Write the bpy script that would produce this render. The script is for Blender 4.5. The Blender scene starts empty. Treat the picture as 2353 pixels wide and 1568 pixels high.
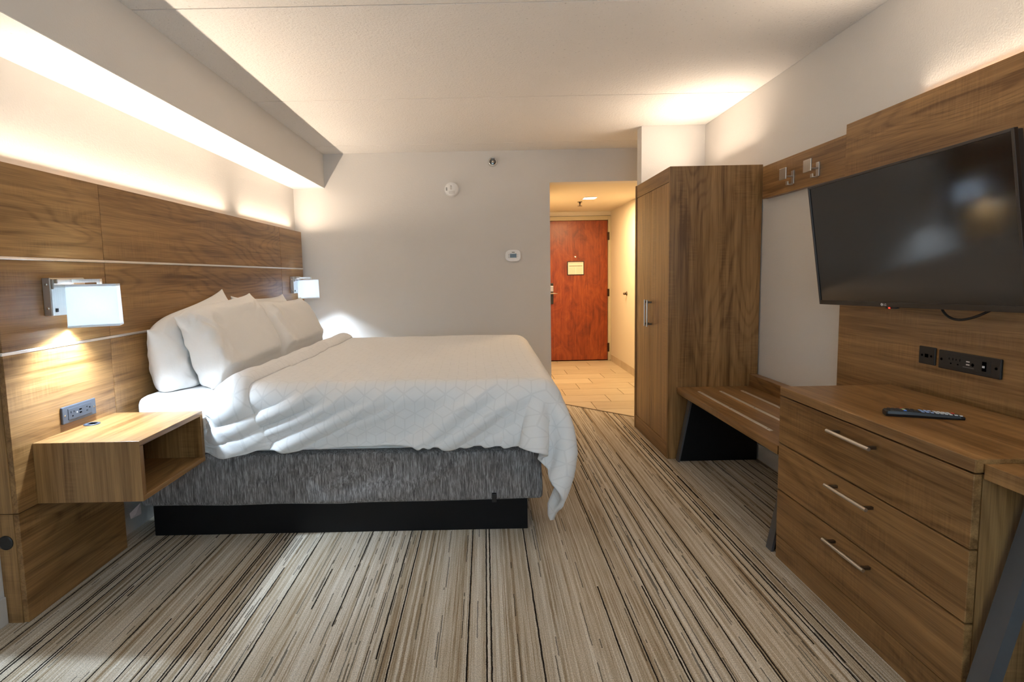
import bpy, bmesh, math, random
import numpy as np
from mathutils import Vector, Matrix

SC = bpy.context.scene
COL = SC.collection
R = math.radians

# ------------------------------------------------------------------ camera
CAM_H = 1.2604
FPX = 1223.5
cam_d = bpy.data.cameras.new('camera')
cam_d.sensor_width = 36.0
cam_d.lens = FPX / 2353 * 36.0
cam_d.shift_x = 61.52 / 2353
cam_d.shift_y = -41.06 / 2353
cam_d.clip_start = 0.02
cam = bpy.data.objects.new('camera', cam_d)
COL.objects.link(cam)
pitch, yaw, roll = -0.0894, 0.0003, -0.02
f_ = Vector((-math.sin(yaw) * math.cos(pitch), math.cos(yaw) * math.cos(pitch), math.sin(pitch)))
r0 = Vector((math.cos(yaw), math.sin(yaw), 0))
u0 = r0.cross(f_)
r_ = math.cos(roll) * r0 + math.sin(roll) * u0
u_ = -math.sin(roll) * r0 + math.cos(roll) * u0
M = Matrix((r_, u_, -f_)).transposed().to_4x4()
M.translation = (0, 0, CAM_H)
cam.matrix_world = M
SC.camera = cam

# ------------------------------------------------------------------ room dimensions (metres)
XL, XR, XP = -1.813, 1.814, -1.728
YB, YD, YR = 5.19, 7.66, -1.5
ZC, ZH = 2.44, 2.134
XO = 0.641
XS, ZS = -1.513, 2.125
YF = 4.43

# ------------------------------------------------------------------ world, exposure, lights
SC.view_settings.view_transform = 'Standard'
SC.view_settings.look = 'None'
SC.view_settings.gamma = 1.0
SC.view_settings.use_curve_mapping = False
SC.view_settings.exposure = 1.08
world = bpy.data.worlds.new('world')
SC.world = world
world.use_nodes = True
wb = world.node_tree.nodes['Background']
wb.inputs[0].default_value = (0.62, 0.80, 1.0, 1)
wb.inputs[1].default_value = 3.0

WARM = (1.0, 0.82, 0.63)
COOL = (0.68, 0.84, 1.0)
HALL = (1.0, 0.67, 0.34)


def light_area(name, loc, size, power, color, rot=(0, 0, 0), spread=180, portal=False):
    d = bpy.data.lights.new(name, 'AREA')
    d.shape = 'RECTANGLE'
    d.size, d.size_y = size
    d.energy = power
    d.color = color
    d.spread = R(spread)
    o = bpy.data.objects.new(name, d)
    o.location = loc
    o.rotation_euler = rot
    COL.objects.link(o)
    if portal:
        d.cycles.is_portal = True
    return o


UP = (math.pi, 0, 0)
# LED strip lying in the gap behind the headboard, shining up
light_area('headboard_led_light', (-1.772, 2.85, 1.701), (0.016, 1.9), 6.6, WARM, (math.pi, R(36), 0), 160)
light_area('headboard_led_light', (-1.772, 4.53, 1.701), (0.016, 1.05), 3.7, WARM, (math.pi, R(36), 0), 160)
# LED strip behind the television panel
light_area('panel_led_light', (1.803, 1.10, 1.953), (0.012, 2.3), 9.0, WARM, (math.pi, R(-46), 0), 130)
# LED strip on top of the wardrobe
light_area('wardrobe_led_light', (1.72, 3.88, 1.95), (0.02, 0.70), 3.4, WARM, (math.pi, R(-35), 0), 140)
# daylight portal in the window behind the camera
light_area('window_portal', (0.25, YR + 0.02, 1.45), (2.0, 1.4), 1.0, (1, 1, 1), (R(90), 0, math.pi), portal=True)

# ------------------------------------------------------------------ node helpers
MATS = {}


def new_mat(name):
    m = bpy.data.materials.new(name)
    m.use_nodes = True
    nt = m.node_tree
    b = nt.nodes['Principled BSDF']
    return m, nt, b


def N(nt, t, **kw):
    n = nt.nodes.new(t)
    for k, v in kw.items():
        if k == 'ins':
            for a, b in v.items():
                n.inputs[a].default_value = b
        else:
            setattr(n, k, v)
    return n


def L(nt, a, b):
    nt.links.new(a, b)


def math_(nt, op, a, b=None, c=None, clamp=False):
    n = nt.nodes.new('ShaderNodeMath')
    n.operation = op
    n.use_clamp = clamp
    for i, v in enumerate((a, b, c)):
        if v is None:
            continue
        if isinstance(v, (int, float)):
            n.inputs[i].default_value = v
        else:
            L(nt, v, n.inputs[i])
    return n.outputs[0]


def mixc(nt, fac, a, b, mode='MIX'):
    n = nt.nodes.new('ShaderNodeMix')
    n.data_type = 'RGBA'
    n.blend_type = mode
    for s, v in ((n.inputs[0], fac), (n.inputs[6], a), (n.inputs[7], b)):
        if isinstance(v, (int, float)):
            s.default_value = v
        elif isinstance(v, tuple):
            s.default_value = (*v, 1) if len(v) == 3 else v
        else:
            L(nt, v, s)
    return n.outputs[2]


def ramp(nt, fac, stops, interp='LINEAR'):
    n = nt.nodes.new('ShaderNodeValToRGB')
    cr = n.color_ramp
    cr.interpolation = interp
    while len(cr.elements) < len(stops):
        cr.elements.new(0.5)
    for e, (p, c) in zip(cr.elements, stops):
        e.position = p
        e.color = (c, c, c, 1) if isinstance(c, (int, float)) else (*c, 1)
    L(nt, fac, n.inputs[0])
    return n.outputs[0]


def coords(nt, scale=(1, 1, 1), loc=None, rnd=0.0, rot=(0, 0, 0), kind='Object'):
    tc = N(nt, 'ShaderNodeTexCoord')
    mp = N(nt, 'ShaderNodeMapping')
    mp.inputs['Scale'].default_value = scale
    mp.inputs['Rotation'].default_value = rot
    src = tc.outputs[kind]
    if rnd:
        oi = N(nt, 'ShaderNodeObjectInfo')
        va = N(nt, 'ShaderNodeVectorMath', operation='ADD')
        sc = N(nt, 'ShaderNodeVectorMath', operation='SCALE')
        sc.inputs[0].default_value = (3.1, 5.7, 7.3)
        k = math_(nt, 'MULTIPLY', oi.outputs['Random'], rnd)
        L(nt, k, sc.inputs['Scale'])
        L(nt, src, va.inputs[0])
        L(nt, sc.outputs[0], va.inputs[1])
        src = va.outputs[0]
    L(nt, src, mp.inputs['Vector'])
    return mp.outputs[0]


def noise(nt, vec, scale, detail=2.0, rough=0.5, dist=0.0):
    n = N(nt, 'ShaderNodeTexNoise')
    n.inputs['Scale'].default_value = scale
    n.inputs['Detail'].default_value = detail
    n.inputs['Roughness'].default_value = rough
    n.inputs['Distortion'].default_value = dist
    L(nt, vec, n.inputs['Vector'])
    return n.outputs['Fac']


def bump(nt, b, height, strength=0.2, dist=0.01):
    n = N(nt, 'ShaderNodeBump')
    n.inputs['Strength'].default_value = strength
    n.inputs['Distance'].default_value = dist
    L(nt, height, n.inputs['Height'])
    L(nt, n.outputs[0], b.inputs['Normal'])


def plain(name, col, rough=0.5, metal=0.0, spec=0.5, coat=0.0):
    if name in MATS:
        return MATS[name]
    m, nt, b = new_mat(name)
    v = noise(nt, coords(nt), 40, 3)
    c = mixc(nt, v, tuple(x * 0.94 for x in col), tuple(min(1, x * 1.06) for x in col))
    L(nt, c, b.inputs['Base Color'])
    b.inputs['Roughness'].default_value = rough
    b.inputs['Metallic'].default_value = metal
    b.inputs['Specular IOR Level'].default_value = spec
    b.inputs['Coat Weight'].default_value = coat
    MATS[name] = m
    return m


def glow(name, col, strength):
    m, nt, b = new_mat(name)
    b.inputs['Base Color'].default_value = (*col, 1)
    b.inputs['Emission Color'].default_value = (*col, 1)
    b.inputs['Emission Strength'].default_value = strength
    return m


def wood(name, axis, light=(0.365, 0.198, 0.073), dark=(0.130, 0.057, 0.014), rough=0.33):
    """walnut laminate, grain along axis 0/1/2"""
    m, nt, b = new_mat(name)

    def vec(along, across):
        s = [across] * 3
        s[axis] = along
        return coords(nt, tuple(s), rnd=9.0)
    band = noise(nt, vec(0.35, 11.0), 1.0, 3, 0.6, 0.5)
    fine = noise(nt, vec(5.0, 260.0), 1.0, 3, 0.6)
    mid = noise(nt, vec(1.6, 46.0), 1.0, 3, 0.6, 0.3)
    # cathedral figure: contour lines of a smooth stretched field
    field = noise(nt, vec(0.85, 4.6), 1.0, 1.0, 0.4, 0.25)
    ph = math_(nt, 'MULTIPLY', field, 95.0)
    ph = math_(nt, 'ADD', ph, math_(nt, 'MULTIPLY', mid, 3.0))
    line = math_(nt, 'SINE', ph)
    line = ramp(nt, math_(nt, 'MULTIPLY_ADD', line, 0.5, 0.5), [(0.0, 1.0), (0.28, 0.25), (0.6, 0.0)])
    cmask = ramp(nt, noise(nt, vec(0.5, 3.2), 1.0, 1), [(0.42, 0.0), (0.58, 1.0)])
    line = math_(nt, 'MULTIPLY', line, cmask)
    # cross figure / saw marks
    saw = noise(nt, vec(120.0, 9.0), 1.0, 2, 0.6)
    smask = ramp(nt, noise(nt, vec(2.0, 8.0), 1.0, 1), [(0.50, 0.0), (0.62, 1.0)])
    saw = math_(nt, 'MULTIPLY', math_(nt, 'SUBTRACT', saw, 0.5), smask)
    f = math_(nt, 'MULTIPLY_ADD', band, 1.0, 0.02)
    f = math_(nt, 'MULTIPLY_ADD', math_(nt, 'SUBTRACT', mid, 0.5), 1.15, f)
    f = math_(nt, 'MULTIPLY_ADD', math_(nt, 'SUBTRACT', fine, 0.5), 0.75, f)
    f = math_(nt, 'MULTIPLY_ADD', saw, 0.45, f)
    f = math_(nt, 'MULTIPLY_ADD', line, -0.20, f)
    c = ramp(nt, f, [(0.12, dark), (0.45, tuple((a + d) / 2 for a, d in zip(light, dark))), (0.75, light),
                     (0.95, tuple(min(1, a * 1.18) for a in light))])
    L(nt, c, b.inputs['Base Color'])
    L(nt, math_(nt, 'MULTIPLY_ADD', fine, 0.14, rough - 0.05), b.inputs['Roughness'])
    b.inputs['Specular IOR Level'].default_value = 0.55
    bump(nt, b, fine, 0.10, 0.002)
    MATS[name] = m
    return m


def plaster(name, col, scale=150, strength=0.25, rough=0.75, speck=0.0):
    m, nt, b = new_mat(name)
    v = coords(nt)
    n1 = noise(nt, v, scale, 3, 0.6)
    n2 = noise(nt, v, 2.0, 2)
    c = mixc(nt, n2, tuple(x * 0.97 for x in col), tuple(min(1, x * 1.02) for x in col))
    if speck:
        dots = ramp(nt, noise(nt, v, 75, 1), [(0.68, 0.0), (0.74, 1.0)])
        c = mixc(nt, math_(nt, 'MULTIPLY', dots, speck), c, tuple(x * 0.55 for x in col))
    L(nt, c, b.inputs['Base Color'])
    b.inputs['Roughness'].default_value = rough
    b.inputs['Specular IOR Level'].default_value = 0.3
    bump(nt, b, n1, strength, 0.006)
    MATS[name] = m
    return m


def carpet_mat():
    m, nt, b = new_mat('striped_carpet')
    tc = N(nt, 'ShaderNodeTexCoord')
    sep = N(nt, 'ShaderNodeSeparateXYZ')
    L(nt, tc.outputs['Object'], sep.inputs[0])
    x, y = sep.outputs[0], sep.outputs[1]
    # jitter stripe edges
    wob = noise(nt, coords(nt, (60, 22, 1)), 1.0, 2)
    jit = noise(nt, coords(nt, (300, 300, 300)), 1.0, 1)
    xx = math_(nt, 'MULTIPLY_ADD', math_(nt, 'SUBTRACT', wob, 0.5), 0.0040, x)
    xx = math_(nt, 'MULTIPLY_ADD', math_(nt, 'SUBTRACT', jit, 0.5), 0.0035, xx)

    def cells(n, off):
        c = math_(nt, 'FLOOR', math_(nt, 'MULTIPLY_ADD', xx, n, off))
        w = N(nt, 'ShaderNodeTexWhiteNoise', noise_dimensions='1D')
        L(nt, c, w.inputs['W'])
        return w.outputs['Value'], c
    # slow bands, medium stripes, fine yarn rows
    band, _ = cells(17.0, 3.3)
    med, mc = cells(95.0, 11.7)
    yarn, yc = cells(240.0, 5.1)

    def along(c, sy):
        n = N(nt, 'ShaderNodeTexNoise', noise_dimensions='2D')
        n.inputs['Scale'].default_value = 1.0
        n.inputs['Detail'].default_value = 1.5
        cv = N(nt, 'ShaderNodeCombineXYZ')
        L(nt, math_(nt, 'MULTIPLY', c, 13.37), cv.inputs[0])
        L(nt, math_(nt, 'MULTIPLY', y, sy), cv.inputs[1])
        L(nt, cv.outputs[0], n.inputs['Vector'])
        return n.outputs['Fac']
    al_m = along(mc, 1.6)
    al_y = along(yc, 5.0)
    v = math_(nt, 'MULTIPLY_ADD', band, 0.18, math_(nt, 'MULTIPLY_ADD', med, 0.34, 0.14))
    v = math_(nt, 'MULTIPLY_ADD', math_(nt, 'SUBTRACT', yarn, 0.5), 0.42, v)
    v = math_(nt, 'MULTIPLY_ADD', math_(nt, 'SUBTRACT', al_y, 0.5), 0.55, v)
    v = math_(nt, 'MULTIPLY_ADD', math_(nt, 'SUBTRACT', al_m, 0.5), 0.5, v)
    col = ramp(nt, v, [(0.0, (0.33, 0.24, 0.15)), (0.2, (0.46, 0.375, 0.265)), (0.4, (0.58, 0.50, 0.39)),
                       (0.62, (0.68, 0.61, 0.51)), (0.9, (0.80, 0.75, 0.66))])
    speck = noise(nt, coords(nt, (1, 0.7, 1)), 300, 3, 0.8)
    col = mixc(nt, 0.75, col, ramp(nt, speck, [(0.3, 0.35), (0.5, 1.0), (0.7, 1.5)]), 'MULTIPLY')
    # black broken pinstripes
    bl, bc = cells(185.0, 77.7)
    al_b = along(bc, 0.55)
    thr = math_(nt, 'GREATER_THAN', bl, 0.915)
    on = math_(nt, 'GREATER_THAN', math_(nt, 'ADD', al_b, math_(nt, 'MULTIPLY', bl, 0.5)), 0.90)
    k = math_(nt, 'MULTIPLY', thr, on)
    bl2, bc2 = cells(260.0, 19.7)
    al_b2 = along(bc2, 4.0)
    thr2 = math_(nt, 'GREATER_THAN', bl2, 0.90)
    on2 = math_(nt, 'GREATER_THAN', al_b2, 0.50)
    k2 = math_(nt, 'MULTIPLY', math_(nt, 'MULTIPLY', thr2, on2), 0.7)
    k = math_(nt, 'MAXIMUM', k, k2)
    col = mixc(nt, k, col, (0.020, 0.014, 0.010))
    L(nt, col, b.inputs['Base Color'])
    b.inputs['Roughness'].default_value = 0.95
    b.inputs['Specular IOR Level'].default_value = 0.1
    h = math_(nt, 'SUBTRACT', math_(nt, 'ADD', speck, math_(nt, 'MULTIPLY', yarn, 0.4)), math_(nt, 'MULTIPLY', k, 0.9))
    bump(nt, b, h, 0.6, 0.006)
    MATS['carpet'] = m
    return m


def linen(name, col, hexes=False, bumpk=0.12):
    m, nt, b = new_mat(name)
    v = coords(nt)
    w1 = noise(nt, v, 900, 2)
    w2 = noise(nt, v, 26, 3, 0.6, 0.8)
    c = mixc(nt, w2, tuple(x * 0.97 for x in col), col)
    h = math_(nt, 'ADD', math_(nt, 'MULTIPLY', w1, 0.08), math_(nt, 'MULTIPLY', w2, 0.5))
    if hexes:
        uv = N(nt, 'ShaderNodeUVMap')
        # woven tumbling-block outline: three families of broken lines
        sep = N(nt, 'ShaderNodeSeparateXYZ')
        L(nt, uv.outputs[0], sep.inputs[0])
        a0 = 0.052
        v_ = math_(nt, 'MULTIPLY', sep.outputs[1], 1 / a0)
        u_n = math_(nt, 'MULTIPLY', sep.outputs[0], 1 / a0)
        q = math_(nt, 'MULTIPLY', u_n, 2 / math.sqrt(3))
        p = math_(nt, 'MULTIPLY_ADD', u_n, -1 / math.sqrt(3), v_)
        sm = math_(nt, 'ADD', p, q)
        tot = None
        for k, (ln_, along_) in enumerate(((q, p), (p, q), (sm, q))):
            rd = math_(nt, 'ROUND', ln_)
            dist = math_(nt, 'ABSOLUTE', math_(nt, 'SUBTRACT', ln_, rd))
            seg = math_(nt, 'FLOOR', along_)
            cid = math_(nt, 'SUBTRACT', seg, rd) if k == 0 else (math_(nt, 'SUBTRACT', rd, seg) if k == 1 else math_(nt, 'ADD', rd, seg))
            cid = math_(nt, 'FLOORED_MODULO', cid, 3.0)
            skip = math_(nt, 'COMPARE', cid, (1.0, 2.0, 1.0)[k], 0.3)
            g = math_(nt, 'MULTIPLY', math_(nt, 'LESS_THAN', dist, 0.055), math_(nt, 'SUBTRACT', 1.0, skip))
            tot = g if tot is None else math_(nt, 'MAXIMUM', tot, g)
        c = mixc(nt, math_(nt, 'MULTIPLY', tot, 0.22), c, tuple(x * 0.66 for x in col))
        L(nt, math_(nt, 'MULTIPLY_ADD', tot, -0.2, 0.72), b.inputs['Roughness'])
    else:
        b.inputs['Roughness'].default_value = 0.72
    L(nt, c, b.inputs['Base Color'])
    b.inputs['Specular IOR Level'].default_value = 0.3
    b.inputs['Sheen Weight'].default_value = 0.15
    bump(nt, b, h, bumpk, 0.02)
    MATS[name] = m
    return m


def heather():
    m, nt, b = new_mat('grey_heather_fabric')
    a = noise(nt, coords(nt, (190, 190, 16)), 1.0, 3, 0.7)
    d = noise(nt, coords(nt, (60, 60, 4)), 1.0, 2)
    f = math_(nt, 'MULTIPLY_ADD', a, 0.8, math_(nt, 'MULTIPLY', d, 0.25))
    c = ramp(nt, f, [(0.34, (0.050, 0.043, 0.041)), (0.52, (0.19, 0.172, 0.166)), (0.68, (0.44, 0.42, 0.41))])
    L(nt, c, b.inputs['Base Color'])
    b.inputs['Roughness'].default_value = 0.85
    b.inputs['Sheen Weight'].default_value = 0.2
    bump(nt, b, f, 0.15, 0.004)
    return m


def cherry():
    m, nt, b = new_mat('cherry_veneer')
    a = noise(nt, coords(nt, (7, 7, 3.0)), 1.0, 5, 0.65, 1.4)
    g = noise(nt, coords(nt, (60, 60, 3.0)), 1.0, 3)
    f = math_(nt, 'MULTIPLY_ADD', g, 0.35, math_(nt, 'MULTIPLY', a, 0.75))
    c = ramp(nt, f, [(0.34, (0.11, 0.016, 0.003)), (0.55, (0.25, 0.044, 0.008)), (0.76, (0.38, 0.092, 0.018))])
    L(nt, c, b.inputs['Base Color'])
    b.inputs['Roughness'].default_value = 0.35
    return m


def brushed(name, col, axis=1, rough=0.3):
    m, nt, b = new_mat(name)
    s = [400.0] * 3
    s[axis] = 6.0
    n = noise(nt, coords(nt, tuple(s)), 1.0, 2)
    c = mixc(nt, n, tuple(x * 0.85 for x in col), tuple(min(1, x * 1.1) for x in col))
    L(nt, c, b.inputs['Base Color'])
    b.inputs['Metallic'].default_value = 1.0
    L(nt, math_(nt, 'MULTIPLY_ADD', n, 0.15, rough - 0.07), b.inputs['Roughness'])
    MATS[name] = m
    return m


def shade_mat():
    m, nt, b = new_mat('linen_lamp_shade')
    out = nt.nodes['Material Output']
    tr = N(nt, 'ShaderNodeBsdfTranslucent')
    w = noise(nt, coords(nt, (300, 300, 900)), 1.0, 2)
    c = mixc(nt, w, (0.76, 0.80, 0.83), (0.88, 0.90, 0.92))
    L(nt, c, tr.inputs['Color'])
    L(nt, c, b.inputs['Base Color'])
    b.inputs['Roughness'].default_value = 0.8
    mx = N(nt, 'ShaderNodeMixShader')
    mx.inputs[0].default_value = 0.125
    L(nt, b.outputs[0], mx.inputs[1])
    L(nt, tr.outputs[0], mx.inputs[2])
    L(nt, mx.outputs[0], out.inputs['Surface'])
    return m


WOODX = wood('walnut_laminate_x', 0)
WOODY = wood('walnut_laminate_y', 1)
WOODZ = wood('walnut_laminate_z', 2)
WALL = plaster('warm_grey_wall_paint', (0.70, 0.67, 0.635), 130, 0.22)
WHITEP = plaster('white_soffit_paint', (0.86, 0.84, 0.81), 90, 0.30, speck=0.35)
CEIL = plaster('stippled_ceiling', (0.80, 0.77, 0.74), 85, 0.8, 0.9, speck=0.45)
HALLW = plaster('cream_hall_paint', (0.72, 0.66, 0.55), 130, 0.15)
TRIMP = plain('cream_trim_paint', (0.50, 0.44, 0.30), 0.5)
BASEW = plain('pale_vinyl_base', (0.62, 0.60, 0.57), 0.5)
CARPET = carpet_mat()
SHEET = linen('white_cotton_sheet', (0.86, 0.86, 0.86))
CASE = linen('white_cotton_pillowcase', (0.84, 0.83, 0.81), bumpk=0.22)
DUVET = linen('white_woven_duvet', (0.85, 0.85, 0.85), hexes=True, bumpk=0.16)
HEATHER = heather()
BLACKL = plain('black_laminate', (0.006, 0.006, 0.007), 0.45, spec=0.25)
BLACKP = plain('black_plastic', (0.014, 0.013, 0.013), 0.42)
BLACKH = plain('black_hole', (0.002, 0.002, 0.002), 0.8, spec=0.0)
SLATE = plain('slate_plastic', (0.055, 0.065, 0.085), 0.35)
WHITEPL = plain('white_plastic', (0.88, 0.88, 0.88), 0.4)
NICKEL = brushed('satin_nickel', (0.66, 0.62, 0.57), 2, 0.32)
BRONZE = brushed('dark_nickel', (0.16, 0.13, 0.10), 2, 0.35)
ALU = brushed('bright_aluminium', (0.88, 0.88, 0.88), 1, 0.38)
STEEL = plain('dark_grey_powder_coat', (0.085, 0.085, 0.09), 0.4)
CHERRY = cherry()
CHROME = plain('chrome', (0.75, 0.74, 0.72), 0.12, 1.0)
SHADE = shade_mat()

# ------------------------------------------------------------------ mesh helpers
ORIGIN = {}


def tag(o, label=None, cat=None, group=None, kind=None):
    if label:
        o['label'] = label
    if cat:
        o['category'] = cat
    if group:
        o['group'] = group
    if kind:
        o['kind'] = kind
    return o


def thing(name, label, cat, loc=(0, 0, 0), group=None, rot=None):
    o = bpy.data.objects.new(name, None)
    o.empty_display_size = 0.05
    o.location = loc
    if rot is not None:
        o.rotation_euler = rot
    COL.objects.link(o)
    tag(o, label, cat, group)
    return o


def world_loc(o):
    v = Vector((0, 0, 0))
    while o is not None:
        v += Vector(o.location)
        o = o.parent
    return v


def mesh_obj(name, verts, faces, mat, parent=None, smooth=False, local=False):
    """verts in world space unless local; the object's origin is its thing's base"""
    me = bpy.data.meshes.new(name)
    off = Vector((0, 0, 0)) if (local or parent is None) else world_loc(parent)
    me.from_pydata([tuple(Vector(v) - off) for v in verts], [], faces)
    me.materials.append(mat)
    if smooth:
        me.polygons.foreach_set('use_smooth', [True] * len(me.polygons))
    me.update()
    o = bpy.data.objects.new(name, me)
    COL.objects.link(o)
    o.parent = parent
    return o


def bm_obj(name, bm, mat, parent=None, smooth=False, local=False):
    off = Vector((0, 0, 0)) if (local or parent is None) else world_loc(parent)
    if off.length:
        bmesh.ops.translate(bm, verts=bm.verts, vec=-off)
    bmesh.ops.recalc_face_normals(bm, faces=bm.faces)
    me = bpy.data.meshes.new(name)
    bm.to_mesh(me)
    bm.free()
    me.materials.append(mat)
    if smooth:
        me.polygons.foreach_set('use_smooth', [True] * len(me.polygons))
    o = bpy.data.objects.new(name, me)
    COL.objects.link(o)
    o.parent = parent
    return o


def add_box(bm, x0, x1, y0, y1, z0, z1, bev=0.0, seg=2):
    vs = [bm.verts.new(p) for p in ((x0, y0, z0), (x1, y0, z0), (x1, y1, z0), (x0, y1, z0),
                                    (x0, y0, z1), (x1, y0, z1), (x1, y1, z1), (x0, y1, z1))]
    fs = [bm.faces.new([vs[i] for i in f]) for f in ((0, 3, 2, 1), (4, 5, 6, 7), (0, 1, 5, 4), (1, 2, 6, 5), (2, 3, 7, 6), (3, 0, 4, 7))]
    if bev:
        es = {e for f in fs for e in f.edges}
        bmesh.ops.bevel(bm, geom=list(es), offset=bev, segments=seg, affect='EDGES', profile=0.5)


def box(name, x0, x1, y0, y1, z0, z1, mat, parent=None, bev=0.0015, local=False):
    bm = bmesh.new()
    add_box(bm, x0, x1, y0, y1, z0, z1, bev)
    return bm_obj(name, bm, mat, parent, local=local)


def add_cyl(bm, p0, p1, r0, r1=None, n=24, caps=True):
    p0, p1 = Vector(p0), Vector(p1)
    r1 = r0 if r1 is None else r1
    ax = (p1 - p0).normalized()
    a = ax.orthogonal().normalized()
    b = ax.cross(a)
    rings = []
    for p, r in ((p0, r0), (p1, r1)):
        rings.append([bm.verts.new(p + r * (math.cos(t) * a + math.sin(t) * b)) for t in (2 * math.pi * k / n for k in range(n))])
    for k in range(n):
        bm.faces.new((rings[0][k], rings[0][(k + 1) % n], rings[1][(k + 1) % n], rings[1][k]))
    if caps:
        bm.faces.new(list(reversed(rings[0])))
        bm.faces.new(rings[1])


def add_lathe(bm, base, axis, prof, n=32):
    """prof: (radius, height along axis)"""
    base, ax = Vector(base), Vector(axis).normalized()
    a = ax.orthogonal().normalized()
    b = ax.cross(a)
    rings = []
    for r, h in prof:
        rings.append([bm.verts.new(base + ax * h + max(r, 1e-4) * (math.cos(t) * a + math.sin(t) * b)) for t in (2 * math.pi * k / n for k in range(n))])
    for q in range(len(rings) - 1):
        for k in range(n):
            bm.faces.new((rings[q][k], rings[q][(k + 1) % n], rings[q + 1][(k + 1) % n], rings[q + 1][k]))
    bm.faces.new(list(reversed(rings[0])))
    bm.faces.new(rings[-1])


def lathe(name, base, axis, prof, mat, parent, n=32, smooth=True):
    bm = bmesh.new()
    add_lathe(bm, base, axis, prof, n)
    return bm_obj(name, bm, mat, parent, smooth)


def add_tube(bm, pts, r, n=10):
    pts = [Vector(p) for p in pts]
    rings = []
    up = None
    for i, p in enumerate(pts):
        t = (pts[min(i + 1, len(pts) - 1)] - pts[max(i - 1, 0)]).normalized()
        if up is None:
            up = t.orthogonal().normalized()
        a = (up - t * up.dot(t)).normalized()
        up = a
        b = t.cross(a)
        rings.append([bm.verts.new(p + r * (math.cos(q) * a + math.sin(q) * b)) for q in (2 * math.pi * k / n for k in range(n))])
    for q in range(len(rings) - 1):
        for k in range(n):
            bm.faces.new((rings[q][k], rings[q][(k + 1) % n], rings[q + 1][(k + 1) % n], rings[q + 1][k]))
    bm.faces.new(list(reversed(rings[0])))
    bm.faces.new(rings[-1])


def add_prism(bm, poly, z0, z1):
    lo = [bm.verts.new((x, y, z0)) for x, y in poly]
    hi = [bm.verts.new((x, y, z1)) for x, y in poly]
    n = len(poly)
    bm.faces.new(list(reversed(lo)))
    bm.faces.new(hi)
    for k in range(n):
        bm.faces.new((lo[k], lo[(k + 1) % n], hi[(k + 1) % n], hi[k]))


def struct(o, label, cat=None):
    o['kind'] = 'structure'
    o['label'] = label
    return o


# ------------------------------------------------------------------ the room shell
T = 0.12
# floor: carpet polygon, with the hall corner cut off on the diagonal
DA, DB = (XO, 5.175), (1.302, 4.556)
bm = bmesh.new()
add_prism(bm, [(XL - T, YR - T), (XR + T, YR - T), (XR + T, DB[1]), DB, DA, (XO, YB + 0.02), (XL - T, YB + 0.02)], -0.08, 0.0)
struct(bm_obj('floor', bm, CARPET), 'striped beige, brown and black carpet of the bedroom')

hallfloor = box('floor_hall', XO - 0.1, XR + T, 4.3, YD + 0.1, -0.10, -0.012, plain('grout', (0.30, 0.20, 0.11), 0.9), None, 0)
struct(hallfloor, 'beige plank tile floor of the entrance hall with thin joints')


def tile_mat():
    m, nt, b = new_mat('beige_floor_tile')
    oi = N(nt, 'ShaderNodeObjectInfo')
    v = noise(nt, coords(nt, (3, 14, 1), rnd=7.0), 1.0, 4, 0.6, 0.5)
    k = math_(nt, 'ADD', math_(nt, 'MULTIPLY', v, 0.7), math_(nt, 'MULTIPLY', oi.outputs['Random'], 0.3))
    c = ramp(nt, k, [(0.2, (0.44, 0.36, 0.25)), (0.8, (0.62, 0.54, 0.41))])
    L(nt, c, b.inputs['Base Color'])
    b.inputs['Roughness'].default_value = 0.38
    return m


TILE = tile_mat()


def clip(poly, p, n):
    out = []
    for i in range(len(poly)):
        a, b = poly[i], poly[(i + 1) % len(poly)]
        da = (a[0] - p[0]) * n[0] + (a[1] - p[1]) * n[1]
        db = (b[0] - p[0]) * n[0] + (b[1] - p[1]) * n[1]
        if da >= 0:
            out.append(a)
        if (da >= 0) != (db >= 0):
            t = da / (da - db)
            out.append((a[0] + t * (b[0] - a[0]), a[1] + t * (b[1] - a[1])))
    return out


nrm = (-(DB[1] - DA[1]), DB[0] - DA[0])   # points to +Y
TL, TD, G = 0.61, 0.2955, 0.003
for row in range(-2, 10):
    y0 = 4.874 + row * TD
    y1 = min(y0 + TD, YD)
    if y0 > YD - 0.02:
        break
    xj = (1.432 + (row - 2) * TL / 3 - XO) % TL + XO - 2 * TL
    while xj < XR:
        p = [(max(xj + G, XO), y0 + G), (min(xj + TL - G, XR), y0 + G), (min(xj + TL - G, XR), y1 - G), (max(xj + G, XO), y1 - G)]
        xj += TL
        if p[1][0] - p[0][0] < 0.01:
            continue
        p = clip(p, (DA[0] + 0.006, DA[1] + 0.006), nrm)
        if len(p) < 3 or abs(sum(p[i][0] * p[(i + 1) % len(p)][1] - p[(i + 1) % len(p)][0] * p[i][1] for i in range(len(p)))) < 0.002:
            continue
        bm = bmesh.new()
        add_prism(bm, p, -0.012, -0.004)
        bm_obj('tile', bm, TILE, hallfloor)
# metal transition strip on the diagonal
d = Vector((DB[0] - DA[0], DB[1] - DA[1], 0)).normalized()
q = Vector((-d.y, d.x, 0)) * 0.009
bm = bmesh.new()
a_, b_ = Vector((*DA, 0)), Vector((*DB, 0))
add_prism(bm, [tuple((a_ - q)[:2]), tuple((b_ - q)[:2]), tuple((b_ + q)[:2]), tuple((a_ + q)[:2])], -0.004, 0.004)
struct(bm_obj('trim_1', bm, plain('brown_edge_strip', (0.16, 0.11, 0.06), 0.5)), 'brown strip between carpet and hall tiles')

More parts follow.
